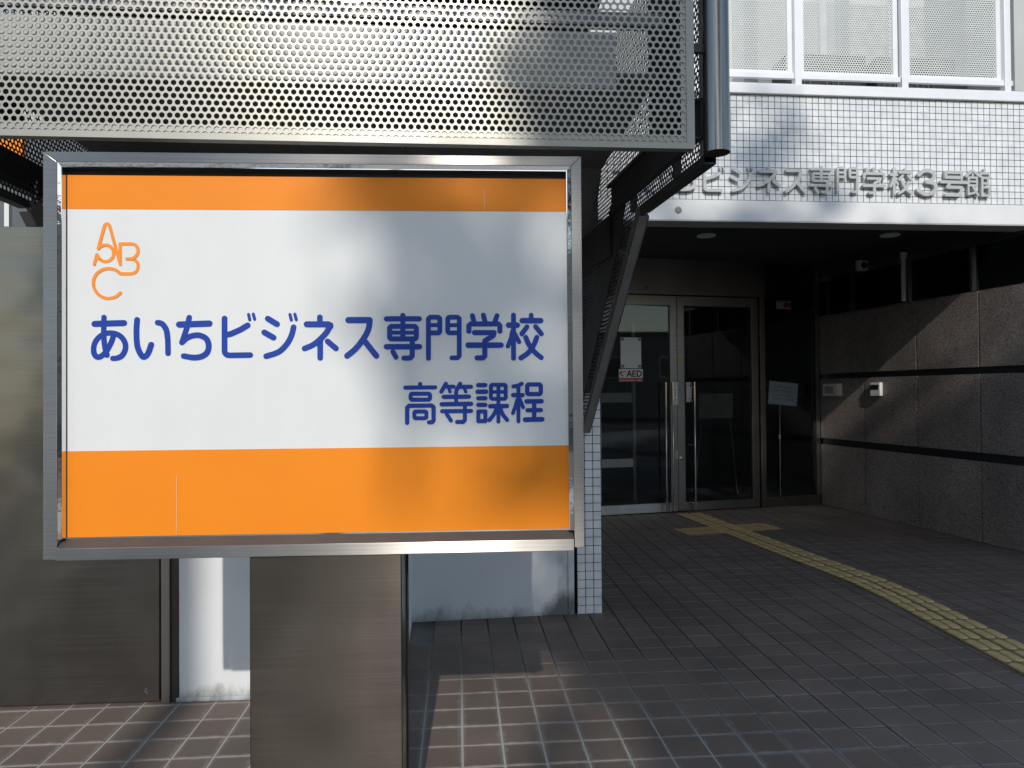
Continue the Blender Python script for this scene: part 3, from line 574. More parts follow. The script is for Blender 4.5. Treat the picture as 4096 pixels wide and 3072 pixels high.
# soffit of grey sheets that turns down towards the wall
prof = [(.40, 2.60), (1.50, 2.585), (1.93, 2.14), (2.02, 1.90)]
NS = 5; xa, xb = -2.02, .632
for i in range(NS):
    x0_ = xa + (xb - xa) * i / NS; x1_ = xa + (xb - xa) * (i + 1) / NS - .006
    m = MB(); m.prism(prof + [(p[0] - .0, p[1] + .012) for p in prof[::-1]], 'x', x0_, x1_); m.build('soffit_panel', M['soffit_grey'], cp)
m = MB(); m.box(-.98, -.62, .75, 1.15, 2.56, 2.592); m.build('soffit_box', M['flange_grey'], cp)
m = MB(); m.box(XL, .55, .35, 2.0, 3.30, 3.33); m.build('shading_roof', M['dark_steel'], cp)  # added unseen roof, keeps sun out so the inside stays dark
m = MB(); m.box(XL, .62, 1.96, 2.0, 2.62, 3.29); m.build('dark_blocking_sheet', M['dark_steel'], cp)  # added dark backing, makes the upper screen holes read black

# ============================================================= left: steel gate, white wall
GY = D2(3.6)
gt = thing('steel_gate', 'tall brushed stainless steel sheet gate left of the white wall', 'gate', (-1.55, 3.128, 0), GY)
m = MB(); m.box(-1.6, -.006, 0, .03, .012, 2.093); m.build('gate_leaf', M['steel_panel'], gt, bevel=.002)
m = MB(); m.box(.004, .040, -.006, .05, 0, 2.11); m.build('gate_post', M['steel_door'], gt, bevel=.002)
m = MB(); m.box(.0405, .068, .012, .05, 0, 2.09); m.build('gate_stop', M['dark_steel'], gt)
m = MB()
for (x_, z_) in [(-.062, .066), (-.055, .058), (-.066, .055), (-.058, .047)]: m.tube((x_, -.001, z_), (x_, .0, z_ + .002), .0042, 8)
m.build('lock_scuff', M['chrome'], gt)
wl = thing('white_wall', 'white rendered wall with dirty foot between the steel gate and the pillar', 'wall', (-1.49, 3.150, 0), GY)
m = MB(); m.prism([(.008, 0), (.985, 0), (.985 - .03, 1.06), (.008, 1.06)], 'z', 0, 2.0); m.build('wall_body', M['stucco'], wl, bevel=.004)
m = MB(); m.box(.0, 1.0, -.012, .0, 0, .018); m.build('skirting', M['stucco_dirty'], wl, bevel=.003)
rw = thing('recessed_wall', 'stained white wall set back between the sign pillar and the tiled column', 'wall', (-.616, 4.203, 0), D2(8))
m = MB(); m.box(-.02, .955, 0, .12, 0, 2.2); m.build('wall_body', M['stucco_dirty'], rw)
m = MB(); m.box(.957, .995, -.004, .10, 0, 2.2); m.build('corner_strip', M['stucco_dirty'], rw)

# small glazed tiles: shared mesh
def glazed_me(wd, ht, dep=.006):
    m = MB(); c_ = .0012
    m.add([(-wd, 0, -ht), (wd, 0, -ht), (wd, 0, ht), (-wd, 0, ht), (-wd, -dep + c_, -ht), (wd, -dep + c_, -ht), (wd, -dep + c_, ht), (-wd, -dep + c_, ht), (-wd + c_, -dep, -ht + c_), (wd - c_, -dep, -ht + c_), (wd - c_, -dep, ht - c_), (-wd + c_, -dep, ht - c_)],
          [(0, 1, 5, 4), (1, 2, 6, 5), (2, 3, 7, 6), (3, 0, 4, 7), (4, 5, 9, 8), (5, 6, 10, 9), (6, 7, 11, 10), (7, 4, 8, 11), (8, 9, 10, 11)])
    return m.mesh('glazed_tile', M['glazed'])
tc_ = thing('tiled_column', 'narrow column faced with small white glazed tiles beside the stained wall', 'column', (.387, 4.339, 0), D2(5.2))
m = MB(); m.box(0, .152, .0, 1.3, 0, 2.65); m.build('column_core', M['tile_joint'], tc_)
gm = glazed_me(.0232, .0238)
for i in range(3):
    for j in range(26):
        link_mesh('tile', gm, tc_, (.0255 + i * .0508, -.0005, .026 + j * .0517), (random.uniform(-.006, .006), random.uniform(-.006, .006), 0))
for i in range(3):
    for j in range(26):
        pass

# grey building seen over the gate
gb = thing('grey_outbuilding', 'plain dark grey wall rising behind the steel gate', 'building', (-4.2, 5.4, 0), D2(4))
m = MB(); m.box(-3, 1.9, 0, 2.5, 0, 3.4); m.build('wall', M['grey_wall_dark'], gb)
m = MB(); m.box(-3, 1.92, -.006, 0, 2.36, 2.375); m.build('string_course', M['flange_grey'], gb)
m = MB(); m.box(-.6, .47, -.03, -.001, 3.15, 3.39); m.build('orange_board', M['orange'], gb)
wp = MB().box(-.012, .012, -.012, .012, 0, 2.34).build('white_post', M['white_metal']); wp.location = (-2.57, 3.62, 0)
tag(wp, 'thin white post behind the steel gate at the left edge', 'post')

# ============================================================= school building front
FY = D2(5.2)
FO = (1.0, 5.46 - .045, 0)
sb = thing('school_building', 'school block with white mosaic beam over the entrance and balcony screens above', 'building', FO, FY)
m = MB(); m.box(-1.2, 6, .0065, .20, 2.672, 3.66); m.build('front_beam', M['tile_joint'], sb)
m = MB(); m.box(-1.2, 6, -.006, .006, 2.668, 2.8265); m.build('beam_band', M['stucco_clean'], sb, bevel=.004)
m = MB(); m.box(-1.2, 6, -.005, .20, 2.660, 2.6675); m.build('beam_underside', M['fascia'], sb)
m = MB(); m.box(-1.2, 6, -.028, .42, 3.656, 3.738); m.build('coping', M['white_metal'], sb, bevel=.004)
m = MB(); n_ = 14; m.add([(.288 + .028 * math.cos(6.283 * k / n_), -.0068, 2.742 + .028 * math.sin(6.283 * k / n_)) for k in range(n_)] + [(.288 + .018 * math.cos(6.283 * k / n_), -.012, 2.742 + .018 * math.sin(6.283 * k / n_)) for k in range(n_)], [(k, (k + 1) % n_, n_ + (k + 1) % n_, n_ + k) for k in range(n_)] + [tuple(range(n_, 2 * n_))]); m.build('plaster_patch', M['bezel'], sb)
# mosaic tiles
gm2 = glazed_me(.0233, .0236, .005)
TP = .0513; fc = []
NR = 16; RP = (3.654 - 2.829) / NR
for i in range(-22, 98):
    for j in range(NR):
        x = .02 + i * TP; z = 2.829 + (j + .5) * RP
        vis = (.35 < x < 3.3) and not (x < .75 and z > 3.0 - .0 + (x - .35) * .6)
        fc.append((0 if vis else 1, abs(x - 1.8) + abs(z - 3.2), x, z))
fc.sort()
for (_, _, x, z) in fc[:300]: link_mesh('tile', gm2, sb, (x, .0064, z), (random.uniform(-.004, .004), 0, random.uniform(-.004, .004)))
rest = MB(); gv = [v_.co[:] for v_ in gm2.vertices]; gf = [tuple(p.vertices) for p in gm2.polygons]
for (_, _, x, z) in fc[300:]:
    rx, rz = random.uniform(-.004, .004), random.uniform(-.004, .004)
    rest.add([(x + p[0], .0064 + p[1] + rx * p[2] + rz * p[0], z + p[2]) for p in gv], gf)
o = rest.build('tile_field', M['glazed'], sb); o['kind'] = 'stuff'
# balcony screens
MUL = [.385 + .0, 1.262, 2.145, 3.020, 3.9]
for x in MUL:
    m = MB(); m.box(x - .026, x + .026, -.012, .05, 3.7385, 5.6); m.build('mullion', M['white_metal'], sb, bevel=.002)
SW = .875 - .052
PX = .0203
sp = perf([(.035, 3.85), (SW - .035, 3.85), (SW - .035, 5.5), (.035, 5.5)], PX, .0073, .0015, 'y', x0=.044, z0=3.858).mesh('perforated_sheet', M['white_screen'])
for x in MUL[:-1]:
    x0_ = x + .0265
    fr = MB(); fr.box(x0_, x0_ + .040, .030, .055, 3.832, 5.6); fr.box(x0_ + SW - .040, x0_ + SW, .030, .055, 3.832, 5.6); fr.box(x0_ + .0405, x0_ + SW - .0405, .030, .055, 3.832, 3.865)
    f_ = fr.build('screen_frame', M['white_metal'], sb)
    link_mesh('perforated_sheet', sp, f_, (x0_, .038, 0))
    m = MB(); m.box(x0_, x0_ + SW, .0, .028, 3.792, 3.831); m.build('screen_rail', M['white_metal'], sb)
m = MB(); m.box(-1.2, 6, .95, 1.05, 2.9, 6.2); m.build('balcony_back_wall', M['back_wall_grey'], sb)
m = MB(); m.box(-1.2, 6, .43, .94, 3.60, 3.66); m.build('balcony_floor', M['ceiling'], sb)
for x in (1.05, 1.95, 2.62):
    m = MB(); m.box(x, x + .06, .90, .949, 3.66, 6.2); m.build('balcony_pipe', M['white_metal'], sb)
m = MB(); m.box(3.07, 6, -.02, .5, 3.745, 6.2); m.build('side_wall', M['back_wall_grey'], sb)
# entrance ceiling and back
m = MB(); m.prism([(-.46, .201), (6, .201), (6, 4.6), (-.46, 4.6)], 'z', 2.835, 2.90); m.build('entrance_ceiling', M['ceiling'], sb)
m = MB(); m.box(-1.2, 6, 1.06, 1.2, 2.91, 6.2); m.build('upper_floor_mass', M['ceiling'], sb)
m = MB(); m.box(-.6, -.46, .201, 4.2, 0, 2.9); m.build('side_inner_wall', M['stucco_clean'], sb)
m = MB(); m.box(-5, -.601, .9, 1.2, 0, 6.2); m.build('side_mass', M['back_wall_grey'], sb)
# air conditioners on the balcony
for k, (x, lab) in enumerate([(1.78, 'grey air conditioner behind the middle balcony screen'), (2.60, 'grey air conditioner behind the right balcony screen')]):
    cx, sx_ = math.cos(FY), math.sin(FY)
    X = FO[0] + x * cx - .50 * sx_; Y = FO[1] + x * sx_ + .50 * cx
    ac = thing('air_conditioner', lab, 'air conditioner', (X, Y, 3.66), FY, 'air conditioners on the balcony')
    m = MB(); m.box(-.36, .36, .0, .28, .03, .58); m.build('casing', M['ac_grey'], ac, bevel=.01)
    m = MB()
    for r_ in (.08, .13, .18, .23):
        for q in range(24):
            a0, a1 = 6.283 * q / 24, 6.283 * (q + 1) / 24
            m.tube((-.08 + r_ * math.cos(a0), -.012, .30 + r_ * math.sin(a0)), (-.08 + r_ * math.cos(a1), -.012, .30 + r_ * math.sin(a1)), .004, 4)
    m.build('fan_grille', M['bezel'], ac)
    m = MB(); m.box(-.3, -.24, .0, .28, 0, .0295); m.box(.24, .3, .0, .28, 0, .0295); m.build('feet', M['dark_steel'], ac)

# raised metal lettering on the beam
lt = thing('building_lettering', 'raised grey metal school name in Japanese on the white mosaic beam', 'lettering', FO, FY)
def place(box, strokes, m):
    xs = [p[0] for _, w_, pts in strokes for p in pts]; zs = [p[1] for _, w_, pts in strokes for p in pts]
    hw = max(w_ for _, w_, _ in strokes) / 2
    a0, a1, c0, c1 = min(xs) - hw, max(xs) + hw, min(zs) - hw, max(zs) + hw
    sx_, sz_ = (box[2] - box[0]) / (a1 - a0), (box[3] - box[1]) / (c1 - c0)
    for (k, w_, pts) in strokes:
        stroke(m, [(box[0] + (p[0] - a0) * sx_, box[1] + (p[1] - c0) * sz_) for p in pts], w_ * (sx_ + sz_) / 2 * .86, k, -.034, -.012, zo2)
zo2 = [0, .00006]
# first two characters stand behind the canopy

for nme, bx_ in [('a', (-.235, 2.880, -.03, 3.08)), ('i', (.0, 2.885, .185, 3.07))] + [(k_, v_) for k_, v_ in FACADE_BOX.items()]:
    m = MB(); place(bx_, SIGN_STROKES[nme], m); m.build('letter', M['letter_metal'], lt)
for nme, st in FACADE_EXTRA.items():
    m = MB()
    for (k, w_, pts) in st: stroke(m, pts, w_, k, -.034, -.012, zo2)
    m.build('letter', M['letter_metal'], lt)

# downlights in the entrance ceiling
for (x, y, lab) in [(1.86, 6.74, 'round white downlight in the dark ceiling above the left door'), (3.63, 6.78, 'round white downlight in the dark ceiling near the granite wall')]:
    dl = thing('downlight', lab, 'ceiling light', (x, y, 2.835), 0, 'downlights in the entrance ceiling')
    m = MB(); m.tube((0, 0, -.012), (0, 0, -.0005), .088, 28); m.build('trim_ring', M['plastic_white'], dl, smooth=True)
    m = MB(); m.tube((0, 0, -.016), (0, 0, -.0125), .07, 28); m.build('lens', M['paper'], dl, smooth=True)

# ============================================================= granite wall (faces left)
gx, gy_ = 3.647, 8.438
gw = thing('granite_wall', 'dark speckled granite wall with two black grooves along the right of the entrance', 'wall', (gx, gy_, 0), D2(102.16 - 180))
# local +x runs towards the street, local -y faces left... (rotated -77.84 deg)
m = MB(); m.box(0, 3.4, .035, .3, 0, 2.200); m.build('wall_core', M['black_gap'], gw)
rows = [(.004, .712), (.790, 1.482), (1.545, 2.214)]
xj = [.02, .775, 1.52, 2.24, 2.96, 3.4]
for a_, b2 in zip(xj[:-1], xj[1:]):
    for (z0_, z1_) in rows:
        m = MB(); m.box(a_ + .008, b2 - .008, -.002 + random.uniform(-.0006, .0006), .0345, z0_, z1_); m.build('granite_panel', M['granite'], gw, bevel=.0015)
m = MB(); m.box(0, 3.4, .016, .034, .7125, .7895); m.box(0, 3.4, .016, .034, 1.4825, 1.5445); m.build('groove_channel', M['plastic_black'], gw)
tw = thing('transom_window', 'dark strip window with grey metal frame above the granite wall', 'window', (gx, gy_, 0), gw.rotation_euler.z)
m = MB(); m.box(0, 3.4, .02, .07, 2.63, 2.68); m.build('head_frame', M['steel_door'], tw)
m = MB(); m.box(0, 3.4, .02, .07, 2.2145, 2.228); m.build('sill_frame', M['steel_door'], tw)
for x in (.55, 1.385, 2.14, 2.9):
    m = MB(); m.box(x - .015, x + .015, .018, .07, 2.2285, 2.6295); m.build('mullion', M['steel_door'], tw)
m = MB(); m.box(0, 3.4, .045, .049, 2.2285, 2.6295); m.build('pane', M['glass'], tw)
m = MB(); m.box(0, 3.4, .60, .62, 2.23, 2.84); m.build('inner_wall', M['interior'], tw)
m = MB(); m.box(0, 3.4, .02, .07, 2.681, 2.834); m.build('head_panel', M['ceiling'], tw)
pp = thing('white_pipe', 'short white vertical pipe against the strip window above the granite wall', 'pipe', (gx, gy_, 0), gw.rotation_euler.z)
m = MB(); m.tube((1.385, -.02, 2.232), (1.385, -.02, 2.66), .021, 14); m.build('pipe', M['fascia'], pp, smooth=True)
m = MB(); m.tube((1.385, -.02, 2.66), (1.40, -.02, 2.72), .033, 14); m.build('pipe_cap', M['fascia'], pp, smooth=True)
# wall readers
def on_granite(px): return (gx + px * math.cos(gw.rotation_euler.z), gy_ + px * math.sin(gw.rotation_euler.z))
def G2(s_): return on_granite(s_)
# keypad
x, y = G2(.985)
rd = thing('card_reader', 'small white card reader with black window on the granite wall', 'card reader', (x, y, 1.355), gw.rotation_euler.z)
m = MB(); m.box(-.07, .07, -.040, -.003, -.068, .072); m.build('casing', M['plastic_white'], rd, bevel=.003)
m = MB(); m.box(-.0695, .052, -.0425, -.0405, -.002, .048); m.build('reader_window', M['plastic_black'], rd)
x, y = G2(.30)
ic = thing('intercom', 'beige wall intercom box beside the glass panel', 'intercom', (x, y, 1.355), gw.rotation_euler.z)
m = MB(); m.box(-.125, .125, -.075, -.003, -.07, .07); m.build('casing', M['plastic_beige'], ic, bevel=.006)
m = MB(); m.box(-.09, .06, -.078, -.0755, -.04, .04); m.build('face_plate', M['bezel'], ic)

# ============================================================= glass entrance
dv = thing('entrance_doors', 'pair of steel framed glass doors with long pull handles', 'door', (.946, 7.739, 0), D2(14.5))
def leaf(u0, u1, meet_right):
    d = bpy.data.objects.new('door_leaf', None); COL.objects.link(d); d.parent = dv
    sw = .085
    m = MB(); m.box(u0, u0 + sw, -.02, .025, .012, 2.42); m.build('stile', M['steel_door'], d, bevel=.002)
    m = MB(); m.box(u1 - sw, u1, -.02, .025, .012, 2.42); m.build('stile', M['steel_door'], d, bevel=.002)
    m = MB(); m.box(u0 + sw + .0005, u1 - sw - .0005, -.018, .023, 2.315, 2.42); m.build('top_rail', M['steel_door'], d)
    m = MB(); m.box(u0 + sw + .0005, u1 - sw - .0005, -.018, .023, .012, .108); m.build('kick_plate', M['steel'] if meet_right else M['steel_door'], d)  # left leaf in brighter steel: its sunlit look put into the colour
    m = MB(); m.box(u0 + sw, u1 - sw, -.002, .004, .1085, 2.3145); m.build('pane', M['glass'], d)
    return d
dl_ = leaf(-.16, .930, True); dr_ = leaf(.936, 1.965, False)
def handle(d, u, plate, side):
    m = MB()
    for uu in (u, ) : m.tube((uu, -.085, .03), (uu, -.085, 1.455), .0105, 12)
    for z_ in (.10, .75, 1.40): m.tube((u, -.085, z_), (u + side * .05, -.02, z_), .008, 8)
    m.build('pull_handle', M['chrome'], d, smooth=True)
    if plate:
        m = MB(); m.box(plate[0], plate[1], -.040, -.0205, plate[2], plate[3]); pl_ = m.build('push_plate', M['steel'], d, bevel=.002)
        m = MB(); c0 = (plate[0] + plate[1]) / 2 + plate[4]; m.box(c0 - .022, c0 + .022, -.0425, -.0405, 1.27 + plate[5], 1.40); st = m.build('label_sticker', M['paper'], pl_)
        m = MB()
        for z_ in (1.37, 1.34, 1.31): m.box(c0 - .008, c0 + .008, -.0436, -.0428, z_ - .008, z_ + .008)
        m.build('label_marks', M['grey_ink'], pl_)
handle(dl_, .757, None, 1)
handle(dl_, .842, (.8545, .929, 1.2, 1.455, -.0, 0), 1)
handle(dr_, 1.108, (1.03, 1.102, 1.23, 1.455, .0, .02), -1)
m = MB(); m.box(.900, .929, -.0225, -.0202, .60, .69); m.build('latch_plate', M['steel'], dl_)
m = MB(); m.tube((.975, -.045, .60), (.975, -.0202, .60), .018, 16); m.build('lock_cylinder', M['chrome'], dr_, smooth=True)
m = MB(); m.box(.953, .998, -.0222, -.0202, 1.655, 1.73); m.build('yellow_sticker', M['yellow_label'], dr_)
# frame, lintel, jambs
m = MB(); m.box(-.3, 2.055, -.03, .04, 2.435, 2.832); m.build('lintel_panel', M['steel_door'], dv)
m = MB(); m.box(1.985, 2.05, -.028, .04, 0, 2.434); m.build('jamb', M['steel_door'], dv, bevel=.002)
m = MB(); m.box(.55, .565, -.0325, -.0302, 2.49, 2.52); m.build('sensor_screw', M['plastic_black'], dv)
# sidelight
sdl = thing('side_window', 'dark glass panel between the doors and the granite wall', 'window', (.946, 7.739, 0), D2(14.5))
m = MB(); m.box(2.051, 2.78, -.015, .03, .0, .115); m.build('bottom_rail', M['steel_door'], sdl)
m = MB(); m.box(2.735, 2.785, -.02, .03, .1155, 2.83); m.build('stile', M['steel'], sdl)
m = MB(); m.box(2.70, 2.734, -.015, .03, .1155, 2.83); m.build('inner_stile', M['plastic_black'], sdl)
m = MB(); m.box(2.051, 2.6995, 0, .006, .1155, 2.83); m.build('pane', M['glass'], sdl)
c_, s_ = math.cos(D2(14.5)), math.sin(D2(14.5))
def DP(u, v): return (.946 + u * c_ - v * s_, 7.739 + u * s_ + v * c_)
x, y = DP(2.32 + .0, -.003)
rs = thing('red_sticker', 'dark red and white sticker high on the dark side window', 'sticker', (x, y, 2.355), D2(14.5))
m = MB(); m.box(-.10, .10, -.002, -.0005, -.05, .05); m.build('sticker_sheet', M['bezel'], rs)
m = MB(); m.box(.0, .098, -.0032, -.0022, -.03, .025); m.box(-.09, .09, -.0032, -.0022, .034, .045); m.build('red_print', M['red_dark'], rs)

def heart(m, cx, cz, r, y0, y1, half=None):
    pts = []
    for k in range(24):
        t = 6.283 * k / 24; X = 16 * math.sin(t) ** 3; Z = 13 * math.cos(t) - 5 * math.cos(2 * t) - 2 * math.cos(3 * t) - math.cos(4 * t)
        if half and X > .5: X = .5
        pts.append((cx + X * r / 16, cz + Z * r / 16))
    m.prism(pts, 'y', y0, y1)
x, y = DP(.375, -.006)
aed = thing('aed_sticker', 'white and red AED sticker with a heart on the left door glass', 'sticker', (x, y, 1.531), D2(14.5))
m = MB(); m.box(-.142, .142, -.004, -.001, -.070, .070); m.build('sticker_sheet', M['paper'], aed)
m = MB(); m.box(-.141, .141, -.0052, -.0042, -.070, -.028); m.build('red_band', M['red'], aed)
m = MB()
for i in range(16):
    if i == 11: continue
    cx = -.125 + i * .0162; m.box(cx - .0055, cx + .0055, -.0062, -.0054, -.054, -.050); m.box(cx - .0015, cx + .0015, -.0062, -.0054, -.0495, -.042); m.box(cx - .0055, cx + .0055, -.0062, -.0054, -.0615, -.0575)
m.build('small_print', M['paper'], aed)
m = MB(); heart(m, -.098, .020, .036, -.0056, -.0042); m.build('heart', M['red'], aed)
m = MB(); heart(m, -.088, .018, .024, -.0064, -.0058); m.build('heart_inner', M['paper'], aed)
m = MB(); z3 = [0, .00004]
for pts in ([(-.045, -.010), (-.022, .048), (-.018, .048), (.005, -.010)], [(-.036, .008), (-.004, .008)], [(.055, .048), (.022, .048), (.022, -.010), (.055, -.010)], [(.022, .019), (.052, .019)], [(.075, .048), (.075, -.010), (.100, -.010), (.120, .004), (.125, .019), (.120, .035), (.100, .048), (.075, .048)]):
    stroke(m, pts, .0135, 'p', -.0060, -.0044, z3)
m.build('letters_aed', M['ink'], aed)
x, y = DP(.378, -.006)
nt_ = thing('paper_notice', 'blank white notice taped on the door glass above the AED sticker', 'notice', (x, y, 1.782), D2(14.5))
m = MB(); m.box(-.122, .122, -.003, -.001, -.172, .168); m.build('sheet', M['paper'], nt_)
m = MB()
for a_, b2 in ((-.10, -.15), (.10, -.15), (-.10, .148), (.10, .148)): m.box(a_ - .018, a_ + .018, -.0042, -.0032, b2 - .016, b2 + .016)
m.build('tape', M['grey_ink'], nt_)

# notice on a thin stand, behind the side glass
x, y = DP(2.36, .10)
st = thing('notice_stand', 'white printed notice tilted on a thin stand behind the side glass', 'sign', (x, y, 0), D2(14.5))
m = MB(); m.tube((-.045, 0, .02), (-.035, 0, 1.20), .0045, 8); m.build('pole', M['steel'], st)
m = MB(); m.tube((-.045, 0, 0), (-.045, 0, .02), .11, 20); m.build('base', M['dark_steel'], st)
m = MB(); m.box(-.051, -.034, -.010, .008, .78, .83); m.build('pole_clamp', M['plastic_white'], st)
bd = MB().box(-.195, .195, -.014, -.004, -.135, .135).build('board', M['paper'], st, bevel=.002); bd.location = (.005, 0, 1.315); bd.rotation_euler = (0, D2(5), 0)
m = MB()
random.seed(3)
for r_, n_ in enumerate((9, 10, 7, 10)):
    for i in range(n_):
        cx = (i - (n_ - 1) / 2) * .028; cz = .075 - r_ * .047
        m.box(cx - .009, cx + .009, -.0160, -.0148, cz + .006, cz + .0095)
        m.box(cx - .0018 + random.uniform(-.004, .004), cx + .0018 + random.uniform(-.0, .004), -.0160, -.0148, cz - .009, cz + .0055)
        if random.random() > .4: m.box(cx - .008, cx + .008, -.0160, -.0148, cz - .013, cz - .0095)
m.build('print_lines', M['grey_ink'], bd)

# doorstop sensor: small white unit with black lens near the ceiling
x, y = G2(.80)
se = thing('door_sensor', 'small white box with round black lens hung high by the strip window', 'sensor', (x - .02, y, 2.692), D2(8))
m = MB(); m.box(-.062, .062, -.03, .03, -.055, .055); m.build('casing', M['fascia'], se, bevel=.006)
m = MB(); m.tube((0, -.034, 0), (0, -.0305, 0), .036, 22); m.build('lens', M['plastic_black'], se, smooth=True)
m = MB(); m.tube((0, 0, .056), (0, 0, .14), .012, 8); m.build('hanger', M['dark_steel'], se)

# interior behind the glass
inn = thing('entrance_lobby', 'dark lobby behind the glass doors', 'interior', (.946, 7.739, 0), D2(14.5))
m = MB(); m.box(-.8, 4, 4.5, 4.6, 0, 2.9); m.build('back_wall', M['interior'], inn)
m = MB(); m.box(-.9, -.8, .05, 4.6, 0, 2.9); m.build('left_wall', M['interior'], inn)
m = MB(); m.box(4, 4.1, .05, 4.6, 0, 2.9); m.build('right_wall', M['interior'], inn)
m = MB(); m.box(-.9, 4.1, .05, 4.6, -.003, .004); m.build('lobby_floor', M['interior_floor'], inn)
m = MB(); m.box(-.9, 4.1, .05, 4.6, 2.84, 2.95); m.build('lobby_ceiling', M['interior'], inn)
iw = thing('inner_partition', 'grey framed inner glass screen seen through the left door', 'door', (.946, 7.739, 0), D2(14.5))
for (a_, b2) in ((.235, .33), (.345, .385), (.80, .84)):
    m = MB(); m.box(a_, b2, .9, .94, 0, 2.2); m.build('post', M['steel_door'], iw)
m = MB(); m.box(-.2, .80, .905, .935, 1.22, 1.34); m.box(-.2, .80, .905, .935, .42, .52); m.build('rail', M['fascia'], iw)
es = thing('easel_board', 'dim notice board on a wheeled easel behind the right door', 'easel', (2.62, 9.15, 0), D2(14))
m = MB(); m.box(-.24, .24, -.01, .01, 1.0, 1.32); m.build('board', M['soffit_grey'], es)
for sx_ in (-1, 1):
    m = MB(); m.tube((sx_ * .2, 0, 1.0), (sx_ * .30, .02, .07), .014, 8); m.build('leg', M['dark_steel'], es)
    m = MB(); m.tube((sx_ * .30 - .012, .02, .035), (sx_ * .30 + .012, .02, .035), .035, 14); m.build('caster', M['dark_steel'], es)

# ============================================================= street behind the camera (seen in reflections, throws the shade)
def crown(tr, blobs, size, seed, dens):
    rnd = np.random.RandomState(seed); V = []; F = []
    for (c, r, n) in blobs:
        k = 0
        n = int(n * dens)
        d = rnd.normal(size=(n, 3)); d /= np.linalg.norm(d, axis=1)[:, None]; rad = rnd.uniform(.25, 1, n) ** (1 / 2.2)
        P = np.array(c) + d * rad[:, None] * np.array(r)
        for p in P:
            a_ = rnd.normal(size=3); a_ /= np.linalg.norm(a_); b2 = np.cross(a_, rnd.normal(size=3)); b2 /= np.linalg.norm(b2)
            s_ = size * rnd.uniform(.6, 1.3); o_ = len(V)
            V += [tuple(p - a_ * s_), tuple(p + b2 * s_ * .45), tuple(p + a_ * s_), tuple(p - b2 * s_ * .45)]; F.append((o_, o_ + 1, o_ + 2, o_ + 3))
    m = MB(); m.v = V; m.f = F; m.mi = [0] * len(F); return m.build('crown', M['leaf'], tr)
def tree(loc, h, blobs, label, size=.22, seed=1, dens=1.0):
    t = thing('street_tree', label, 'tree', (loc[0], loc[1], -.08), 0, 'street trees behind the viewer')
    m = MB(); m.tube((0, 0, 0), (.1, 0, h * .55), .26, 14, .17); m.tube((.1, 0, h * .55), (.0, .2, h), .17, 12, .07); m.build('trunk', M['bark'], t, smooth=True)
    m = MB(); rnd = random.Random(seed)
    for (c, r, n) in blobs:
        m.tube((.1, 0, h * .55), (c[0] * .8, c[1] * .8, c[2]), .09, 8, .03)
        for q in range(4): m.tube((c[0] * .8, c[1] * .8, c[2]), (c[0] + rnd.uniform(-.8, .8) * r[0], c[1] + rnd.uniform(-.8, .8) * r[1], c[2] + rnd.uniform(-.8, .8) * r[2]), .035, 6, .012)
    m.build('limb', M['bark'], t, smooth=True)
    crown(t, blobs, size, seed, dens); return t
TX, TY = 4.6, -15.0
SH = [((3.8 - TX, 0, 12.2), (3.2, 1.9, 1.2), 3400), ((.85 - TX, 0, 12.15), (.75, .8, .60), 105), ((3.75 - TX, 0, 13.25), (3.2, 1.8, .95), 3000), ((4.05 - TX, 0, 10.85), (3.3, 1.9, 1.3), 2600), ((6.8 - TX, .3, 12.2), (2.6, 2, 2.0), 1900),
      ((2.75 - TX, .2, 15.2), (.62, .8, .95), 100), ((3.9 - TX, .2, 14.6), (.9, .8, .5), 90), ((1.9 - TX, .1, 14.9), (.5, .6, .6), 60), ((4.2 - TX, -.2, 9.6), (3.2, 1.8, 1.1), 1300)]
tree((TX, TY), 13.2, SH, 'tall leafy street tree across the road, shading the entrance', .20, 11)
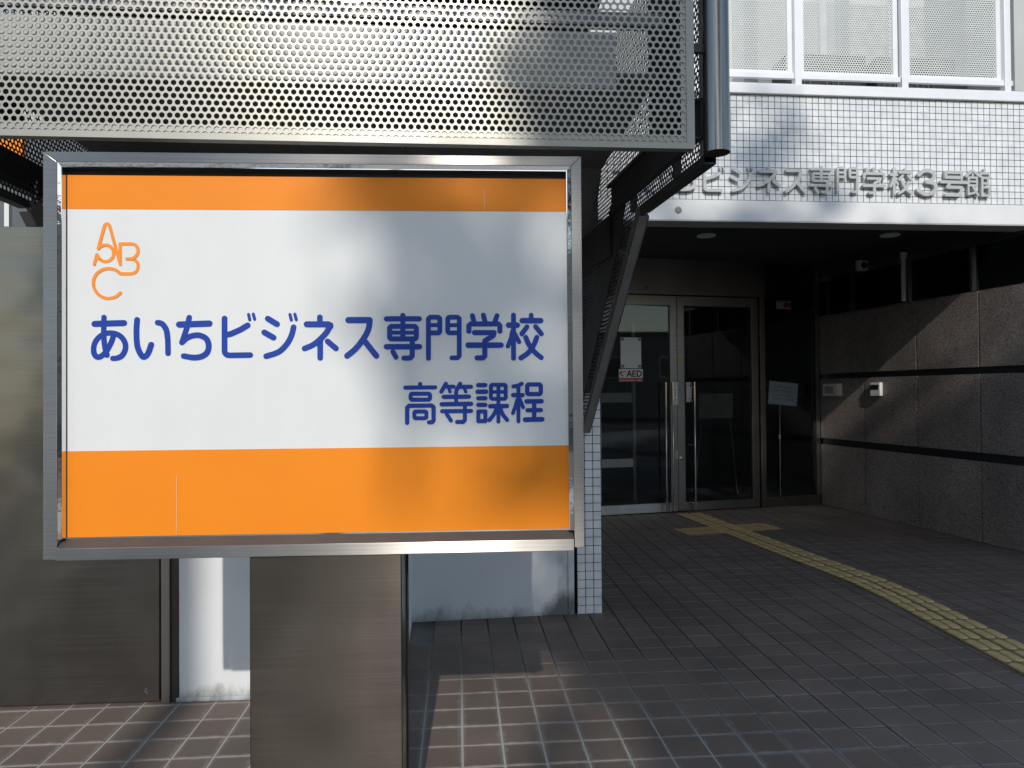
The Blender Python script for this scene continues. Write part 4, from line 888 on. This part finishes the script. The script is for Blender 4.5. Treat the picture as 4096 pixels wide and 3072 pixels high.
tree((-7.5, -15.5), 8.5, [((0, 0, 8.2), (2.6, 2.2, 2.2), 1700), ((1.2, 0, 6.6), (1.6, 1.5, 1.2), 500)], 'round leafy street tree across the road to the left', .24, 12)
tree((13.5, -13.5), 9, [((0, 0, 8.6), (3.0, 2.4, 2.6), 2000)], 'round leafy street tree across the road to the right', .26, 13)
def block(loc, wd, dp, ht, label, cols, rows_, rz=0):
    b = thing('street_building', label, 'building', (loc[0], loc[1], -.08), rz)
    m = MB(); m.box(-wd / 2, wd / 2, -dp, 0, 0, ht); m.build('wall', M['far_wall'], b)
    m = MB(); m.box(-wd / 2 - .1, wd / 2 + .1, -dp - .1, .1, ht + .001, ht + .25); m.build('roof', M['soffit_grey'], b)
    for i in range(cols):
        for j in range(rows_):
            cx = -wd / 2 + wd * (i + .5) / cols; cz = 1.6 + (ht - 1.6) * (j + .4) / rows_
            m = MB(); m.box(cx - .7, cx + .7, .002, .03, cz - .6, cz + .6); w_ = m.build('window', M['white_metal'], b)
            m = MB(); m.box(cx - .63, cx + .63, .031, .04, cz - .53, cz + .53); m.build('pane', M['far_glass'], w_)
block((-9, -27), 15, 8, 8.5, 'low brown block across the road to the left', 6, 3)
block((7.5, -29), 14, 8, 9.5, 'brown block across the road behind the tall tree', 5, 3)
block((24, -17), 16, 8, 4.6, 'low dark-windowed block down the road to the right', 5, 1, D2(25))
up = thing('utility_pole', 'plain grey utility pole on the pavement behind the viewer', 'pole', (-.98, -10, -.08))
m = MB(); m.tube((0, 0, 0), (0, 0, 9.2), .11, 16, .08); m.build('pole', M['bezel'], up, smooth=True)
m = MB(); m.tube((0, 0, 9.2), (0, 0, 9.3), .085, 16, .03); m.build('pole_cap', M['dark_steel'], up, smooth=True)
tree((13.2, -1.0), 4.0, [((0, 0, 3.6), (1.7, 1.6, 1.6), 1500)], 'small leafy tree by the right-hand side of the entrance', .13, 14)
tree((-8.5, -2.0), 4.0, [((0, 0, 3.4), (1.7, 1.6, 1.6), 1500)], 'small leafy tree to the left of the steel gate', .13, 15)
